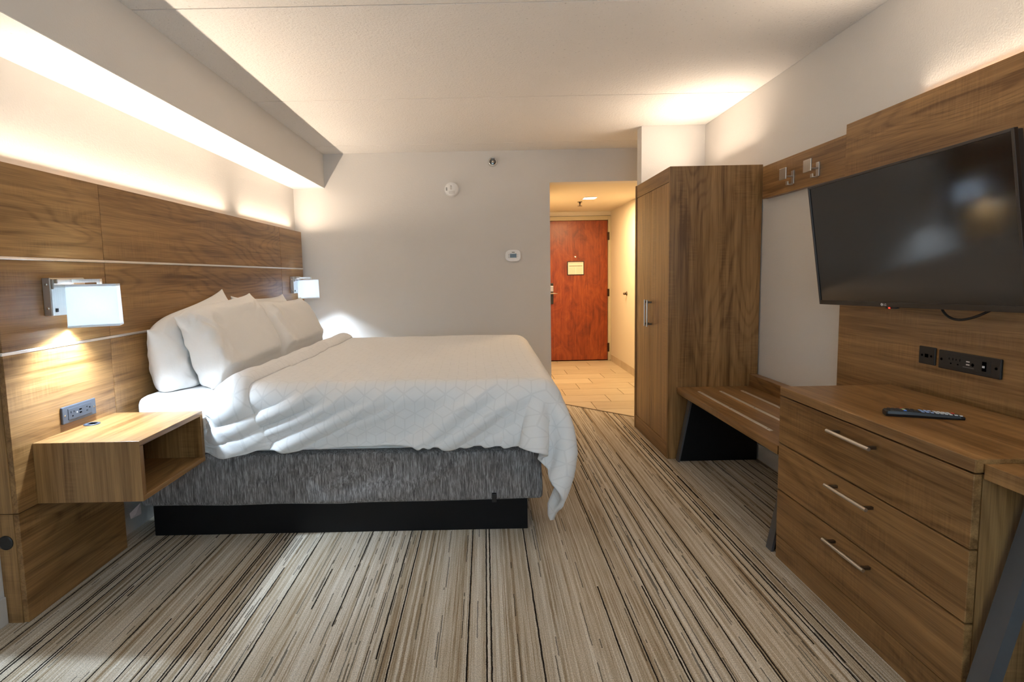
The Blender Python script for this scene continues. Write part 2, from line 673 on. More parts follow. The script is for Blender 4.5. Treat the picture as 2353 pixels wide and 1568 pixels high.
# walls
struct(box('wall_left', XL - T, XL, YR, YB + T, 0, ZC, WALL, None, 0), 'warm grey textured wall behind the headboard')
struct(box('wall_right', XR, XR + T, YR, YD + T, 0, ZC, WALL, None, 0), 'warm grey textured wall behind the television')
bm = bmesh.new()
add_box(bm, XL, XO, YB, YB + T, 0, ZC)
add_box(bm, XO, XR, YB, YB + T, ZH, ZC)
struct(bm_obj('wall_back', bm, WALL), 'warm grey bedroom wall with the opening to the hall')
struct(box('wall_fin', 1.295, XR, YF, YF + 0.12, 0, ZC, WALL, None, 0.002), 'short wing wall between wardrobe and hall')
# hall walls
bm = bmesh.new()
add_box(bm, XO - T, XO, YB + T, YD + T, 0, ZH)
struct(bm_obj('wall_hall_side', bm, HALLW), 'cream side wall of the entrance hall')
bm = bmesh.new()
add_box(bm, XO, 0.80, YD, YD + T, 0, ZH)
add_box(bm, 0.80, XR, YD, YD + T, 2.075, ZH)
struct(bm_obj('wall_hall_end', bm, HALLW), 'cream end wall around the entrance door')
struct(box('ceiling_hall', XO, XR, YB + T, YD + T, ZH, ZH + 0.1, HALLW, None, 0), 'cream ceiling of the entrance hall')
# thin cream facing on the hall part of the right-hand wall
struct(box('wall_hall_party', XR - 0.004, XR, YB, YD, 0, ZH, HALLW, None, 0), 'cream wall of the hall beside the door hinges')

# ceiling slabs with open joints
ceil = box('ceiling', XL - T, XR + T, YR - T, YB + T, ZC + 0.008, ZC + 0.12, CEIL, None, 0)
struct(ceil, 'stippled off-white ceiling laid in wide slabs')
edges = [YR, -0.03, 1.20, 2.43, 3.662, 4.892, YB]
for i in range(len(edges) - 1):
    g = 0.0035
    box('ceiling_slab', XS, XR, edges[i] + g, edges[i + 1] - (g if i < len(edges) - 2 else 0), ZC, ZC + 0.01, CEIL, ceil, 0.002)
# dropped soffit above the headboard: grey face, white underside
sof = box('ceiling_soffit', XL, XS, YR, YB, ZS, ZC + 0.01, WALL, None, 0.002)
struct(sof, 'boxed soffit running above the headboard with white underside')
box('underside', XL, XS - 0.001, YR, YB, ZS - 0.004, ZS, WHITEP, sof, 0)

# rear wall with window (behind the camera)
WX0, WX1, WZ0, WZ1 = -0.75, 1.25, 0.75, 2.15
bm = bmesh.new()
add_box(bm, XL - T, WX0, YR - T, YR, 0, ZC)
add_box(bm, WX1, XR + T, YR - T, YR, 0, ZC)
add_box(bm, WX0, WX1, YR - T, YR, 0, WZ0)
add_box(bm, WX0, WX1, YR - T, YR, WZ1, ZC)
struct(bm_obj('wall_rear', bm, WALL), 'warm grey wall with the bedroom window')
bm = bmesh.new()
for a in ((WX0, WX0 + 0.05, WZ0, WZ1), (WX1 - 0.05, WX1, WZ0, WZ1), (WX0 + 0.05, WX1 - 0.05, WZ0, WZ0 + 0.05),
          (WX0 + 0.05, WX1 - 0.05, WZ1 - 0.05, WZ1), (0.225, 0.275, WZ0 + 0.05, WZ1 - 0.05)):
    add_box(bm, a[0], a[1], YR - 0.09, YR - 0.04, a[2], a[3])
win = struct(bm_obj('window_1', bm, WHITEPL), 'white framed bedroom window')

def pane_mat():
    m, nt, b = new_mat('window_glass')
    out = nt.nodes['Material Output']
    tr = N(nt, 'ShaderNodeBsdfTransparent')
    gl = N(nt, 'ShaderNodeBsdfGlossy')
    gl.inputs['Roughness'].default_value = 0.02
    tr.inputs['Color'].default_value = (0.94, 0.97, 0.96, 1)
    mx = N(nt, 'ShaderNodeMixShader')
    mx.inputs[0].default_value = 0.06
    L(nt, tr.outputs[0], mx.inputs[1])
    L(nt, gl.outputs[0], mx.inputs[2])
    L(nt, mx.outputs[0], out.inputs['Surface'])
    return m


PANE = pane_mat()
for a, b in ((WX0 + 0.05, 0.225), (0.275, WX1 - 0.05)):
    box('pane', a, b, YR - 0.068, YR - 0.062, WZ0 + 0.05, WZ1 - 0.05, PANE, win, 0)

# baseboards
struct(box('baseboard_left', XL, XL + 0.010, YR, 1.885, 0, 0.105, BASEW, None, 0.002), 'pale vinyl baseboard beside the headboard end')
struct(box('baseboard_back', XL + 0.01, XO - 0.002, YB - 0.010, YB, 0, 0.105, BASEW, None, 0.002), 'pale vinyl baseboard behind the bed')
struct(box('baseboard_right', XR - 0.010, XR, 2.0, 3.49, 0, 0.105, BASEW, None, 0.002), 'pale vinyl baseboard under the luggage bench')
bb = box('baseboard_hall', XR - 0.006, XR - 0.004, YB, YD, 0, 0.09, plain('grout', (0.3, 0.2, 0.1)), None, 0)
struct(bb, 'beige tile skirting in the hall')
yy = YB
while yy < YD - 0.01:
    y2 = min(yy + 0.61, YD - 0.055)
    if y2 - yy > 0.02:
        box('skirting_tile', XR - 0.014, XR - 0.005, yy + 0.002, y2 - 0.002, -0.004, 0.093, TILE, bb, 0.001)
    yy += 0.61

# ------------------------------------------------------------------ entrance door
DX0, DX1, DZ = 0.853, 1.766, 2.008
door = thing('door_1', 'red cherry wood entrance door at the end of the hall', None, (1.3, YD, 0))
door['kind'] = 'structure'
leaf = box('door_leaf', DX0, DX1, YD + 0.01, YD + 0.054, 0.006, DZ, CHERRY, door, 0.002)
bm = bmesh.new()
add_box(bm, 0.80, DX0 - 0.004, YD - 0.02, YD + 0.08, 0, 2.07, 0.004)
add_box(bm, DX1 + 0.004, XR - 0.0045, YD - 0.02, YD + 0.08, 0, 2.07, 0.004)
add_box(bm, DX0 - 0.004, DX1 + 0.004, YD - 0.02, YD + 0.08, DZ + 0.004, 2.07, 0.004)
bm_obj('door_frame', bm, TRIMP, door)
box('door_light_blocker', DX0 - 0.06, DX1 + 0.05, YD + 0.081, YD + 0.11, -0.03, DZ + 0.06, BLACKH, door, 0)  # unseen board added behind the leaf, blocks world light leaking under the door
for z0, z1 in ((1.729, 1.839), (0.93, 1.035), (0.128, 0.254)):
    bm = bmesh.new()
    add_cyl(bm, (DX1 + 0.004, YD - 0.026, z0), (DX1 + 0.004, YD - 0.026, z1), 0.009, n=14)
    add_box(bm, DX1 - 0.012, DX1 + 0.02, YD - 0.0235, YD - 0.0205, z0, z1)
    bm_obj('hinge', bm, plain('dark_bronze', (0.05, 0.025, 0.015), 0.4, 0.6), door)
bm = bmesh.new()
add_box(bm, 0.90, 0.985, YD - 0.008, YD + 0.012, 0.83, 1.13, 0.006)
lk = bm_obj('lock_plate', bm, BLACKP, door)
box('lock_face', 0.925, 0.985, YD - 0.014, YD - 0.008, 1.01, 1.09, NICKEL, lk, 0.002)
bm = bmesh.new()
add_cyl(bm, (0.945, YD - 0.005, 0.985), (0.945, YD - 0.055, 0.985), 0.011, n=16)
add_cyl(bm, (0.945, YD - 0.052, 0.985), (1.04, YD - 0.052, 0.982), 0.010, 0.007, n=16)
bm_obj('lever_handle', bm, CHROME, door, True)
lathe('peephole', (1.306, YD + 0.01, 1.5), (0, -1, 0), [(0.013, 0), (0.013, 0.004), (0.007, 0.007), (0.006, 0.005)], CHROME, door, 20)
# framed notice on the door
sg = thing('door_notice', 'black framed safety notice on the red entrance door', 'sign', (1.308, YD - 0.001, 1.24))
box('frame', 1.186, 1.430, YD, YD + 0.010, 1.238, 1.437, plain('black_frame', (0.02, 0.012, 0.01), 0.4), sg, 0.002)


def notice_mat():
    m, nt, b = new_mat('printed_notice')
    tc = N(nt, 'ShaderNodeTexCoord')
    sp = N(nt, 'ShaderNodeSeparateXYZ')
    L(nt, tc.outputs['Generated'], sp.inputs[0])
    gx, gz = sp.outputs[0], sp.outputs[2]
    rows = math_(nt, 'LESS_THAN', math_(nt, 'FRACT', math_(nt, 'MULTIPLY', gz, 19.0)), 0.45)
    brk = noise(nt, coords(nt, (60, 1, 19), kind='Generated'), 1.0, 2)
    txt = math_(nt, 'MULTIPLY', rows, math_(nt, 'GREATER_THAN', brk, 0.45))
    col = math_(nt, 'LESS_THAN', math_(nt, 'ABSOLUTE', math_(nt, 'SUBTRACT', gx, 0.5)), 0.44)
    low = math_(nt, 'LESS_THAN', gz, 0.55)
    head = math_(nt, 'GREATER_THAN', gz, 0.90)
    gut = math_(nt, 'GREATER_THAN', math_(nt, 'ABSOLUTE', math_(nt, 'SUBTRACT', gx, 0.5)), 0.03)
    t1 = math_(nt, 'MULTIPLY', math_(nt, 'MULTIPLY', txt, col), math_(nt, 'MULTIPLY', low, gut))
    line = math_(nt, 'LESS_THAN', math_(nt, 'ABSOLUTE', math_(nt, 'SUBTRACT', gz, 0.68)), 0.025)
    lb = math_(nt, 'MULTIPLY', math_(nt, 'MULTIPLY', line, col), math_(nt, 'GREATER_THAN', brk, 0.38))
    c = mixc(nt, math_(nt, 'MULTIPLY', t1, 0.45), (0.80, 0.76, 0.66), (0.35, 0.24, 0.15))
    c = mixc(nt, lb, c, (0.18, 0.16, 0.08))
    c = mixc(nt, math_(nt, 'MULTIPLY', math_(nt, 'MULTIPLY', head, txt), 0.7), c, (0.6, 0.12, 0.06))
    L(nt, c, b.inputs['Base Color'])
    b.inputs['Roughness'].default_value = 0.4
    return m


box('notice_sheet', 1.198, 1.418, YD - 0.0015, YD + 0.001, 1.250, 1.425, notice_mat(), sg, 0)

# hall ceiling light, sprinkler, door stop
cl = thing('ceiling_light', 'small square recessed downlight in the hall ceiling', 'light', (1.24, 6.29, ZH))
bm = bmesh.new()
for a in ((1.16, 1.32, 6.20, 6.212), (1.16, 1.32, 6.348, 6.36), (1.16, 1.172, 6.212, 6.348), (1.308, 1.32, 6.212, 6.348)):
    add_box(bm, a[0], a[1], a[2], a[3], ZH - 0.008, ZH, 0.002)
bm_obj('frame', bm, WHITEPL, cl)
box('lens', 1.172, 1.308, 6.212, 6.348, ZH - 0.006, ZH - 0.001, glow('warm_lamp_lens', (1.0, 0.85, 0.6), 9.0), cl, 0)
o = light_area('hall_downlight', (1.24, 6.28, ZH - 0.02), (0.13, 0.13), 21.0, HALL, (0, 0, 0))
sp = thing('hall_sprinkler', 'pendant fire sprinkler hanging from the hall ceiling', 'sprinkler', (1.185, 6.62, ZH))
lathe('escutcheon', (1.185, 6.62, ZH), (0, 0, -1), [(0.03, 0), (0.03, 0.004), (0.012, 0.008)], BRONZE, sp)
lathe('sprinkler_body', (1.185, 6.62, ZH - 0.008), (0, 0, -1), [(0.010, 0), (0.010, 0.02), (0.006, 0.024), (0.005, 0.04)], BRONZE, sp)
lathe('deflector', (1.185, 6.62, ZH - 0.048), (0, 0, -1), [(0.028, 0), (0.030, 0.003), (0.004, 0.004)], BRONZE, sp)
ds = thing('wall_door_stop', 'small brass door stop on the cream hall wall', 'door stop', (XR - 0.004, 6.79, 0.994))
lathe('rose', (XR - 0.004, 6.79, 0.994), (-1, 0, 0), [(0.028, 0), (0.028, 0.004), (0.016, 0.010), (0.013, 0.02)], BRONZE, ds)
lathe('bumper', (XR - 0.024, 6.79, 0.994), (-1, 0, 0), [(0.013, 0), (0.017, 0.008), (0.017, 0.018), (0.010, 0.026)], BRONZE, ds)

# ------------------------------------------------------------------ smoke detector, wall sprinkler, thermostat on the back wall
sd = thing('smoke_detector', 'round white smoke detector high on the grey wall', 'smoke detector', (-0.297, YB, 2.085))
lathe('base', (-0.297, YB, 2.085), (0, -1, 0), [(0.068, 0), (0.068, 0.012)], WHITEPL, sd, 48, False)
lathe('cover', (-0.297, YB - 0.012, 2.085), (0, -1, 0), [(0.064, 0), (0.066, 0.006), (0.064, 0.018), (0.056, 0.026), (0.0, 0.028)], WHITEPL, sd, 48)
box('test_button', -0.309, -0.291, YB - 0.043, YB - 0.038, 2.078, 2.112, plain('offwhite_plastic', (0.7, 0.68, 0.66)), sd, 0.002)
bm = bmesh.new()
for k in range(5):
    add_box(bm, -0.350, -0.336, YB - 0.040, YB - 0.030, 2.072 + k * 0.006, 2.075 + k * 0.006)
bm_obj('sounder_slot', bm, BLACKP, sd)
box('battery_door', -0.322, -0.266, YB - 0.0415, YB - 0.038, 2.040, 2.068, plain('offwhite_plastic', (0.7, 0.68, 0.66)), sd, 0.001)
lathe('indicator', (-0.300, YB - 0.041, 2.113), (0, -1, 0), [(0.004, 0), (0.003, 0.003)], plain('dark_red_lens', (0.05, 0.012, 0.01), 0.3), sd, 12)

ws = thing('wall_sprinkler', 'metal sidewall fire sprinkler with a cupped collar near the ceiling', 'sprinkler', (0.10, YB, 2.334))
lathe('escutcheon', (0.10, YB, 2.334), (0, -1, 0), [(0.046, 0), (0.046, 0.004), (0.040, 0.022), (0.036, 0.030), (0.030, 0.030), (0.028, 0.012)], CHROME, ws, 40)
lathe('sprinkler_body', (0.10, YB - 0.010, 2.334), (0, -1, 0), [(0.014, 0), (0.014, 0.025), (0.010, 0.03), (0.006, 0.05)], CHROME, ws)
bm = bmesh.new()
add_box(bm, 0.080, 0.120, YB - 0.075, YB - 0.060, 2.351, 2.355)
for s in (-1, 1):
    add_tube(bm, [(0.10 + s * 0.012, YB - 0.035, 2.334), (0.10 + s * 0.017, YB - 0.05, 2.336), (0.10 + s * 0.006, YB - 0.066, 2.345), (0.10, YB - 0.07, 2.352)], 0.0028, 8)
bm_obj('deflector', bm, BRONZE, ws)


def rounded_plate(bm, cx, cz, w, h, y0, y1, n=10, ex=3.2):
    pts = []
    for k in range(4 * n):
        t = 2 * math.pi * k / (4 * n)
        c, s = math.cos(t), math.sin(t)
        pts.append((cx + w / 2 * math.copysign(abs(c) ** (2 / ex), c), cz + h / 2 * math.copysign(abs(s) ** (2 / ex), s)))
    A = [bm.verts.new((x, y0, z)) for x, z in pts]
    B = [bm.verts.new((x, y1 + 0.004, z)) for x, z in pts]
    Cc = [bm.verts.new((cx + (x - cx) * 0.94, y1, cz + (z - cz) * 0.94)) for x, z in pts]
    m_ = len(pts)
    for k in range(m_):
        bm.faces.new((A[k], A[(k + 1) % m_], B[(k + 1) % m_], B[k]))
        bm.faces.new((B[k], B[(k + 1) % m_], Cc[(k + 1) % m_], Cc[k]))
    bm.faces.new(Cc)
    bm.faces.new(list(reversed(A)))


th = thing('thermostat', 'white rounded thermostat with a small grey display', 'thermostat', (0.281, YB, 1.39))
bm = bmesh.new()
rounded_plate(bm, 0.281, 1.445, 0.148, 0.112, YB, YB - 0.024)
bm_obj('case', bm, WHITEPL, th)
dsp = box('display', 0.249, 0.313, YB - 0.0255, YB - 0.0235, 1.425, 1.464, plain('grey_lcd', (0.10, 0.11, 0.09), 0.2), th, 0.001)
bm = bmesh.new()
for k in range(4):
    add_box(bm, 0.256 + k * 0.014, 0.264 + k * 0.014, YB - 0.0262, YB - 0.0254, 1.434, 1.452)
bm_obj('digit', bm, plain('lcd_dark', (0.03, 0.035, 0.03), 0.3), dsp)
for k in range(3):
    box('button', 0.236, 0.242, YB - 0.026, YB - 0.023, 1.424 + k * 0.014, 1.431 + k * 0.014, plain('dark_print', (0.06, 0.06, 0.06)), th, 0.0005)
for k in range(2):
    box('button', 0.322, 0.328, YB - 0.026, YB - 0.023, 1.432 + k * 0.016, 1.440 + k * 0.016, plain('pale_print', (0.5, 0.5, 0.52)), th, 0.0005)
box('brand_mark', 0.268, 0.296, YB - 0.0255, YB - 0.0235, 1.474, 1.480, plain('dark_print', (0.06, 0.06, 0.06)), th, 0)

# ------------------------------------------------------------------ headboard wall panelling
hb = thing('headboard_panelling', 'walnut wall panelling with two aluminium strips behind the bed', 'headboard', (XL + 0.02, 3.5, 0))
YS = [1.886, 2.439, 4.561, 5.10]
ZZ = [0.0, 0.421, 1.0117, 1.358, 1.7034]
g = 0.0016
for i in range(3):
    for j in range(4):
        if i == 1 and j == 0:
            continue
        lo = ZZ[j] + (0.006 if j in (2, 3) else g)
        hi = ZZ[j + 1] - (0.006 if j in (1, 2) else (0 if j == 3 else g))
        box('panel', XP - 0.020, XP, YS[i] + g, YS[i + 1] - g, max(lo, 0.0), hi, WOODY, hb, 0.0012)
box('backing', XP - 0.030, XP - 0.020, YS[0] + 0.02, YS[3], 0.43, 1.69, plain('dark_backing', (0.03, 0.02, 0.015)), hb, 0)
# end return with its round cable cap, upper and lower lengths
box('end_panel', XL + 0.002, XP - 0.0205, YS[0], YS[0] + 0.018, 0.4225, ZZ[4], WOODZ, hb, 0.001)
epl = box('end_panel', XL + 0.002, XP - 0.0205, YS[0], YS[0] + 0.018, 0.0, 0.4195, WOODZ, hb, 0.001)
lathe('cable_cap', (-1.783, YS[0], 0.313), (0, -1, 0), [(0.027, 0), (0.027, 0.003), (0.020, 0.005), (0.0, 0.004)], BLACKP, epl, 28)
box('end_panel', XL + 0.002, XP - 0.0205, YS[3] - 0.018, YS[3], 0.0, ZZ[4], WOODZ, hb, 0.001)
for z in (ZZ[2], ZZ[3]):
    for i in range(3):
        bm = bmesh.new()
        a, b = YS[i] + (-0.006 if i == 0 else 0.0005), YS[i + 1] - 0.0005
        add_box(bm, XP - 0.021, XP + 0.0035, a, b, z - 0.0055, z + 0.0055, 0.0016)
        add_box(bm, XP + 0.0035, XP + 0.0055, a, b, z - 0.001, z + 0.0045, 0.0005)
        bm_obj('metal_strip', bm, ALU, hb)
# LED channel behind the top edge (the light source itself)
box('light_channel', XL + 0.02, XP - 0.031, YS[0] + 0.03, YS[3] - 0.03, 1.640, 1.655, WHITEPL, hb, 0.001)


def duplex(parent, X, s, yc, zc, mat, turned=False):
    """two slots and a round earth hole; s=+1 faces +X"""
    bm = bmesh.new()
    e = 0.0006 * s
    if not turned:
        rects = [(yc - 0.008, zc + 0.006, 0.0022, 0.009), (yc + 0.008, zc + 0.006, 0.0022, 0.007), (yc, zc - 0.011, 0.0055, 0.005)]
    else:
        rects = [(yc - 0.005, zc + 0.008, 0.008, 0.0022), (yc - 0.005, zc - 0.008, 0.009, 0.0022), (yc + 0.011, zc + 0.002, 0.005, 0.0055)]
    for (a, b, w, h) in rects:
        add_box(bm, min(X, X + e), max(X, X + e), a - w / 2, a + w / 2, b - h / 2, b + h / 2)
    return bm_obj('socket', bm, mat, parent)


# bedside outlet plate
po = thing('bedside_outlet', 'slate grey outlet plate above the floating nightstand', 'outlet', (XP, 2.208, 0.69))
bm = bmesh.new()
add_box(bm, XP, XP + 0.010, 2.115, 2.301, 0.690, 0.760, 0.003)
bm_obj('cover_plate', bm, SLATE, po)
ins = box('socket_insert', XP + 0.009, XP + 0.0122, 2.143, 2.273, 0.702, 0.748, plain('slate_plastic_insert', (0.045, 0.055, 0.075), 0.4), po, 0.001)
duplex(ins, XP + 0.0122, 1, 2.165, 0.726, BLACKH)
duplex(ins, XP + 0.0122, 1, 2.250, 0.727, BLACKH, True)
bm = bmesh.new()
for z in (0.733, 0.720):
    add_box(bm, XP + 0.0122, XP + 0.0128, 2.202, 2.215, z - 0.0028, z + 0.0028)
bm_obj('usb_port', bm, BLACKH, ins)
box('status_mark', XP + 0.0122, XP + 0.0127, 2.186, 2.192, 0.722, 0.729, CHROME, ins, 0)
for y in (2.127, 2.289):
    lathe('screw', (XP + 0.010, y, 0.725), (1, 0, 0), [(0.0045, 0), (0.004, 0.0015)], CHROME, po, 14)

# ------------------------------------------------------------------ floating nightstand
NX0, NX1, NY0, NY1, NZ0, NZ1, t = XP + 0.001, -1.322, 1.973, 2.427, 0.424, 0.660, 0.021
ns = thing('floating_nightstand', 'walnut box nightstand fixed to the panelling beside the bed', 'nightstand', (NX0, 2.2, NZ0))
top = box('top_panel', NX0, NX1, NY0, NY1, NZ1 - t, NZ1, WOODY, ns, 0.0012)
box('bottom_panel', NX0, NX1, NY0, NY1, NZ0, NZ0 + t, WOODY, ns, 0.0012)
box('side_panel', NX0, NX1, NY0, NY0 + t, NZ0 + t + 0.0003, NZ1 - t - 0.0003, WOODZ, ns, 0.0008)
box('side_panel', NX0, NX1, NY1 - t, NY1, NZ0 + t + 0.0003, NZ1 - t - 0.0003, WOODZ, ns, 0.0008)
box('side_face', NX0, NX1, NY0 - 0.0012, NY0, NZ0 + 0.0003, NZ1 - 0.001, WOODZ, ns, 0.0003)
box('back_panel', NX0, NX0 + 0.012, NY0 + t, NY1 - t, NZ0 + t, NZ1 - t, WOODY, ns, 0.0005)
gm = lathe('cable_grommet', (-1.690, 2.231, NZ1), (0, 0, 1), [(0.030, 0), (0.030, 0.003), (0.024, 0.0045), (0.022, 0.0025), (0.0, 0.002)], SLATE, top, 36)
bm = bmesh.new()
add_box(bm, -1.702, -1.676, 2.224, 2.246, NZ1 + 0.0022, NZ1 + 0.0042, 0.001)
bm_obj('grommet_slot', bm, BLACKH, top)


# ------------------------------------------------------------------ sconces
def sconce(y, label):
    dy = y - 2.085
    s = thing('wall_sconce', label, 'wall lamp', (XP, y + 0.09, 1.135), 'bedside wall sconces')
    pl = box('back_plate', XP, XP + 0.033, y, y + 0.180, 1.135, 1.285, NICKEL, s, 0.003)
    for z in (1.165, 1.258):
        lathe('screw', (XP + 0.017, y, z), (0, -1, 0), [(0.006, 0), (0.0055, 0.002), (0.003, 0.003)], CHROME, pl, 16)
    box('switch', XP + 0.033, XP + 0.038, y + 0.018, y + 0.026, 1.150, 1.164, BLACKP, pl, 0.001)
    # raised band and swing arm
    box('mount_band', XP + 0.033, XP + 0.042, y + 0.004, y + 0.172, 1.240, 1.280, NICKEL, s, 0.002)
    cx, cy = XP + 0.150, y + 0.105
    bm = bmesh.new()
    add_box(bm, XP + 0.042, XP + 0.056, y + 0.008, y + 0.09, 1.262, 1.280, 0.002)
    a = Vector((XP + 0.050, y + 0.085, 1.271))
    b = Vector((cx, cy, 1.271))
    dd = (b - a).normalized()
    q = Vector((-dd.y, dd.x, 0)) * 0.006
    for lo, hi in ((1.264, 1.278),):
        vs = [a - q, b - q, b + q, a + q]
        v0 = [bm.verts.new((v.x, v.y, lo)) for v in vs]
        v1 = [bm.verts.new((v.x, v.y, hi)) for v in vs]
        bm.faces.new(list(reversed(v0)))
        bm.faces.new(v1)
        for k in range(4):
            bm.faces.new((v0[k], v0[(k + 1) % 4], v1[(k + 1) % 4], v1[k]))
    add_box(bm, cx - 0.007, cx + 0.007, cy - 0.007, cy + 0.007, 1.205, 1.278, 0.001)
    bm_obj('swing_arm', bm, NICKEL, s)
    # square linen shade, turned towards the room, open above and below
    W, D, z0, z1 = 0.172, 0.105, 1.086, 1.256
    ang = R(27)
    ux, uy = math.cos(ang), math.sin(ang)
    C = Vector((-1.577 - uy * 0.0, y + 0.055, 0))
    n_ = Vector((-uy, ux, 0))
    u = Vector((ux, uy, 0))

    def ring(w, dpt, z):
        return [C + u * a + n_ * b + Vector((0, 0, z)) for a, b in ((-w / 2, 0), (w / 2, 0), (w / 2, dpt), (-w / 2, dpt))]
    verts = ring(W - 0.006, D, z1) + ring(W, D, z0)
    ih = 0.0016
    inner = [v + (C + n_ * (D / 2) + Vector((0, 0, v.z)) - v).normalized() * ih for v in verts]
    allv = verts + inner
    faces = []
    for k in range(4):
        k2 = (k + 1) % 4
        faces += [(k, k2, 4 + k2, 4 + k), (8 + k2, 8 + k, 12 + k, 12 + k2), (k, 8 + k, 8 + k2, k2), (4 + k2, 12 + k2, 12 + k, 4 + k)]
    sh = mesh_obj('lamp_shade', allv, faces, SHADE, s)
    tv_ = ring(W - 0.010, D - 0.002, z1 - 0.004)
    mesh_obj('top_diffuser', [v + n_ * 0.001 for v in tv_], [(0, 1, 2, 3)], SHADE, sh)
    # hem bands top and bottom
    for z, h in ((z1 - 0.008, 0.009), (z0 - 0.001, 0.009)):
        vs = ring(W + 0.001 - (0.006 if z > 1.2 else 0), D + 0.0, z) + ring(W + 0.001 - (0.006 if z > 1.2 else 0), D + 0.0, z + h)
        vs = [v - n_ * 0.001 if k % 4 < 2 else v + n_ * 0.001 for k, v in enumerate(vs)]
        mesh_obj('hem', vs, [(k, (k + 1) % 4, 4 + (k + 1) % 4, 4 + k) for k in range(4)], SHADE, sh)
    cc = C + n_ * (D / 2)
    lathe('bulb_holder', (cc.x, cc.y, 1.254), (0, 0, -1), [(0.014, 0), (0.014, 0.02), (0.010, 0.021)], WHITEPL, s, 16)
    lathe('bulb', (cc.x, cc.y, 1.232), (0, 0, -1), [(0.012, 0), (0.018, 0.008), (0.020, 0.016), (0.016, 0.026), (0.006, 0.031)], glow('lamp_bulb_glass', (0.9, 0.95, 1.0), 6.0), s, 20)
    d = bpy.data.lights.new('sconce_bulb', 'POINT')
    d.energy = SCONCE_W
    d.color = COOL
    d.shadow_soft_size = 0.028
    o = bpy.data.objects.new('sconce_bulb', d)
    o.location = (cc.x, cc.y, 1.160)
    COL.objects.link(o)
    return s


SCONCE_W = 33.0
sconce(2.085, 'swing arm sconce with linen shade above the floating nightstand')
sconce(4.745, 'swing arm sconce with linen shade in the corner by the grey wall')

# ------------------------------------------------------------------ bed
rng = np.random.default_rng(7)


def vnoise(x, y, seed=0):
    """smooth value noise, numpy"""
    g_ = np.random.default_rng(seed).random((64, 64))
    xi, yi = np.floor(x).astype(int), np.floor(y).astype(int)
    fx, fy = x - xi, y - yi
    fx, fy = fx * fx * (3 - 2 * fx), fy * fy * (3 - 2 * fy)
    a, b = g_[xi % 64, yi % 64], g_[(xi + 1) % 64, yi % 64]
    c, d_ = g_[xi % 64, (yi + 1) % 64], g_[(xi + 1) % 64, (yi + 1) % 64]
    return (a * (1 - fx) + b * fx) * (1 - fy) + (c * (1 - fx) + d_ * fx) * fy - 0.5


BX0, BX1, BY0, BY1 = -1.695, 0.262, 2.50, 4.43
bed = thing('bed', 'king bed with white mattress, grey wrapped box spring and black plinth', 'bed', (-0.7, 3.465, 0))
box('plinth', -1.665, 0.191, 2.55, 4.38, 0.0, 0.17, BLACKL, bed, 0.003)


def soft_box(name, x0, x1, y0, y1, z0, z1, r, mat, parent, amp, seed, step=0.03, fold=0.0):
    """rounded upholstered block as one displaced grid surface"""
    nx, ny, nz = int((x1 - x0) / step), int((y1 - y0) / step), max(4, int((z1 - z0) / (step * 0.7)))
    bm = bmesh.new()
    bmesh.ops.create_cube(bm, size=1.0)
    me_v = {}

    def key(i, j, k):
        return (i, j, k)
    bm.clear()

    def vert(i, j, k):
        if (i, j, k) in me_v:
            return me_v[(i, j, k)]
        p = np.array([x0 + (x1 - x0) * i / nx, y0 + (y1 - y0) * j / ny, z0 + (z1 - z0) * k / nz])
        c = np.clip(p, [x0 + r, y0 + r, z0 + r], [x1 - r, y1 - r, z1 - r])
        dlt = p - c
        ln = np.linalg.norm(dlt)
        if ln > 1e-9:
            p = c + dlt / ln * r
            nrm_ = dlt / ln
        else:
            nrm_ = np.zeros(3)
        v = bm.verts.new(p)
        me_v[(i, j, k)] = (v, p, nrm_)
        return me_v[(i, j, k)]
    quads = []
    for i in range(nx):
        for j in range(ny):
            for k in (0, nz):
                quads.append([(i, j, k), (i + 1, j, k), (i + 1, j + 1, k), (i, j + 1, k)])
    for i in range(nx):
        for k in range(nz):
            for j in (0, ny):
                quads.append([(i, j, k), (i + 1, j, k), (i + 1, j, k + 1), (i, j, k + 1)])
    for j in range(ny):
        for k in range(nz):
            for i in (0, nx):
                quads.append([(i, j, k), (i, j + 1, k), (i, j + 1, k + 1), (i, j, k + 1)])
    for q in quads:
        bm.faces.new([vert(*a)[0] for a in q])
    P = np.array([v[1] for v in me_v.values()])
    NN = np.array([v[2] for v in me_v.values()])
    s_ = P[:, 0] + P[:, 1]
    dd = amp * vnoise(s_ * 4 + 20, P[:, 2] * 9 + 9, seed)
    if fold:
        w = s_ * 5.0 - P[:, 2] * 9.0
        rid = 1 - np.abs(vnoise(w + 40, P[:, 2] * 3 + s_ + 30, seed + 1)) * 4
        mk = np.clip(1 - np.abs((P[:, 2] - (z0 + z1) / 2) / ((z1 - z0) * 0.55)), 0, 1)
        mk2 = np.clip(vnoise(s_ * 1.1 + 10, P[:, 2] * 0 + 5, seed + 2) + 0.6, 0, 1)
        dd = dd + fold * rid * mk * mk2
    P2 = P + NN * dd[:, None]
    for (v, _, _), p in zip(me_v.values(), P2):
        v.co = p
    return bm_obj(name, bm, mat, parent, True)


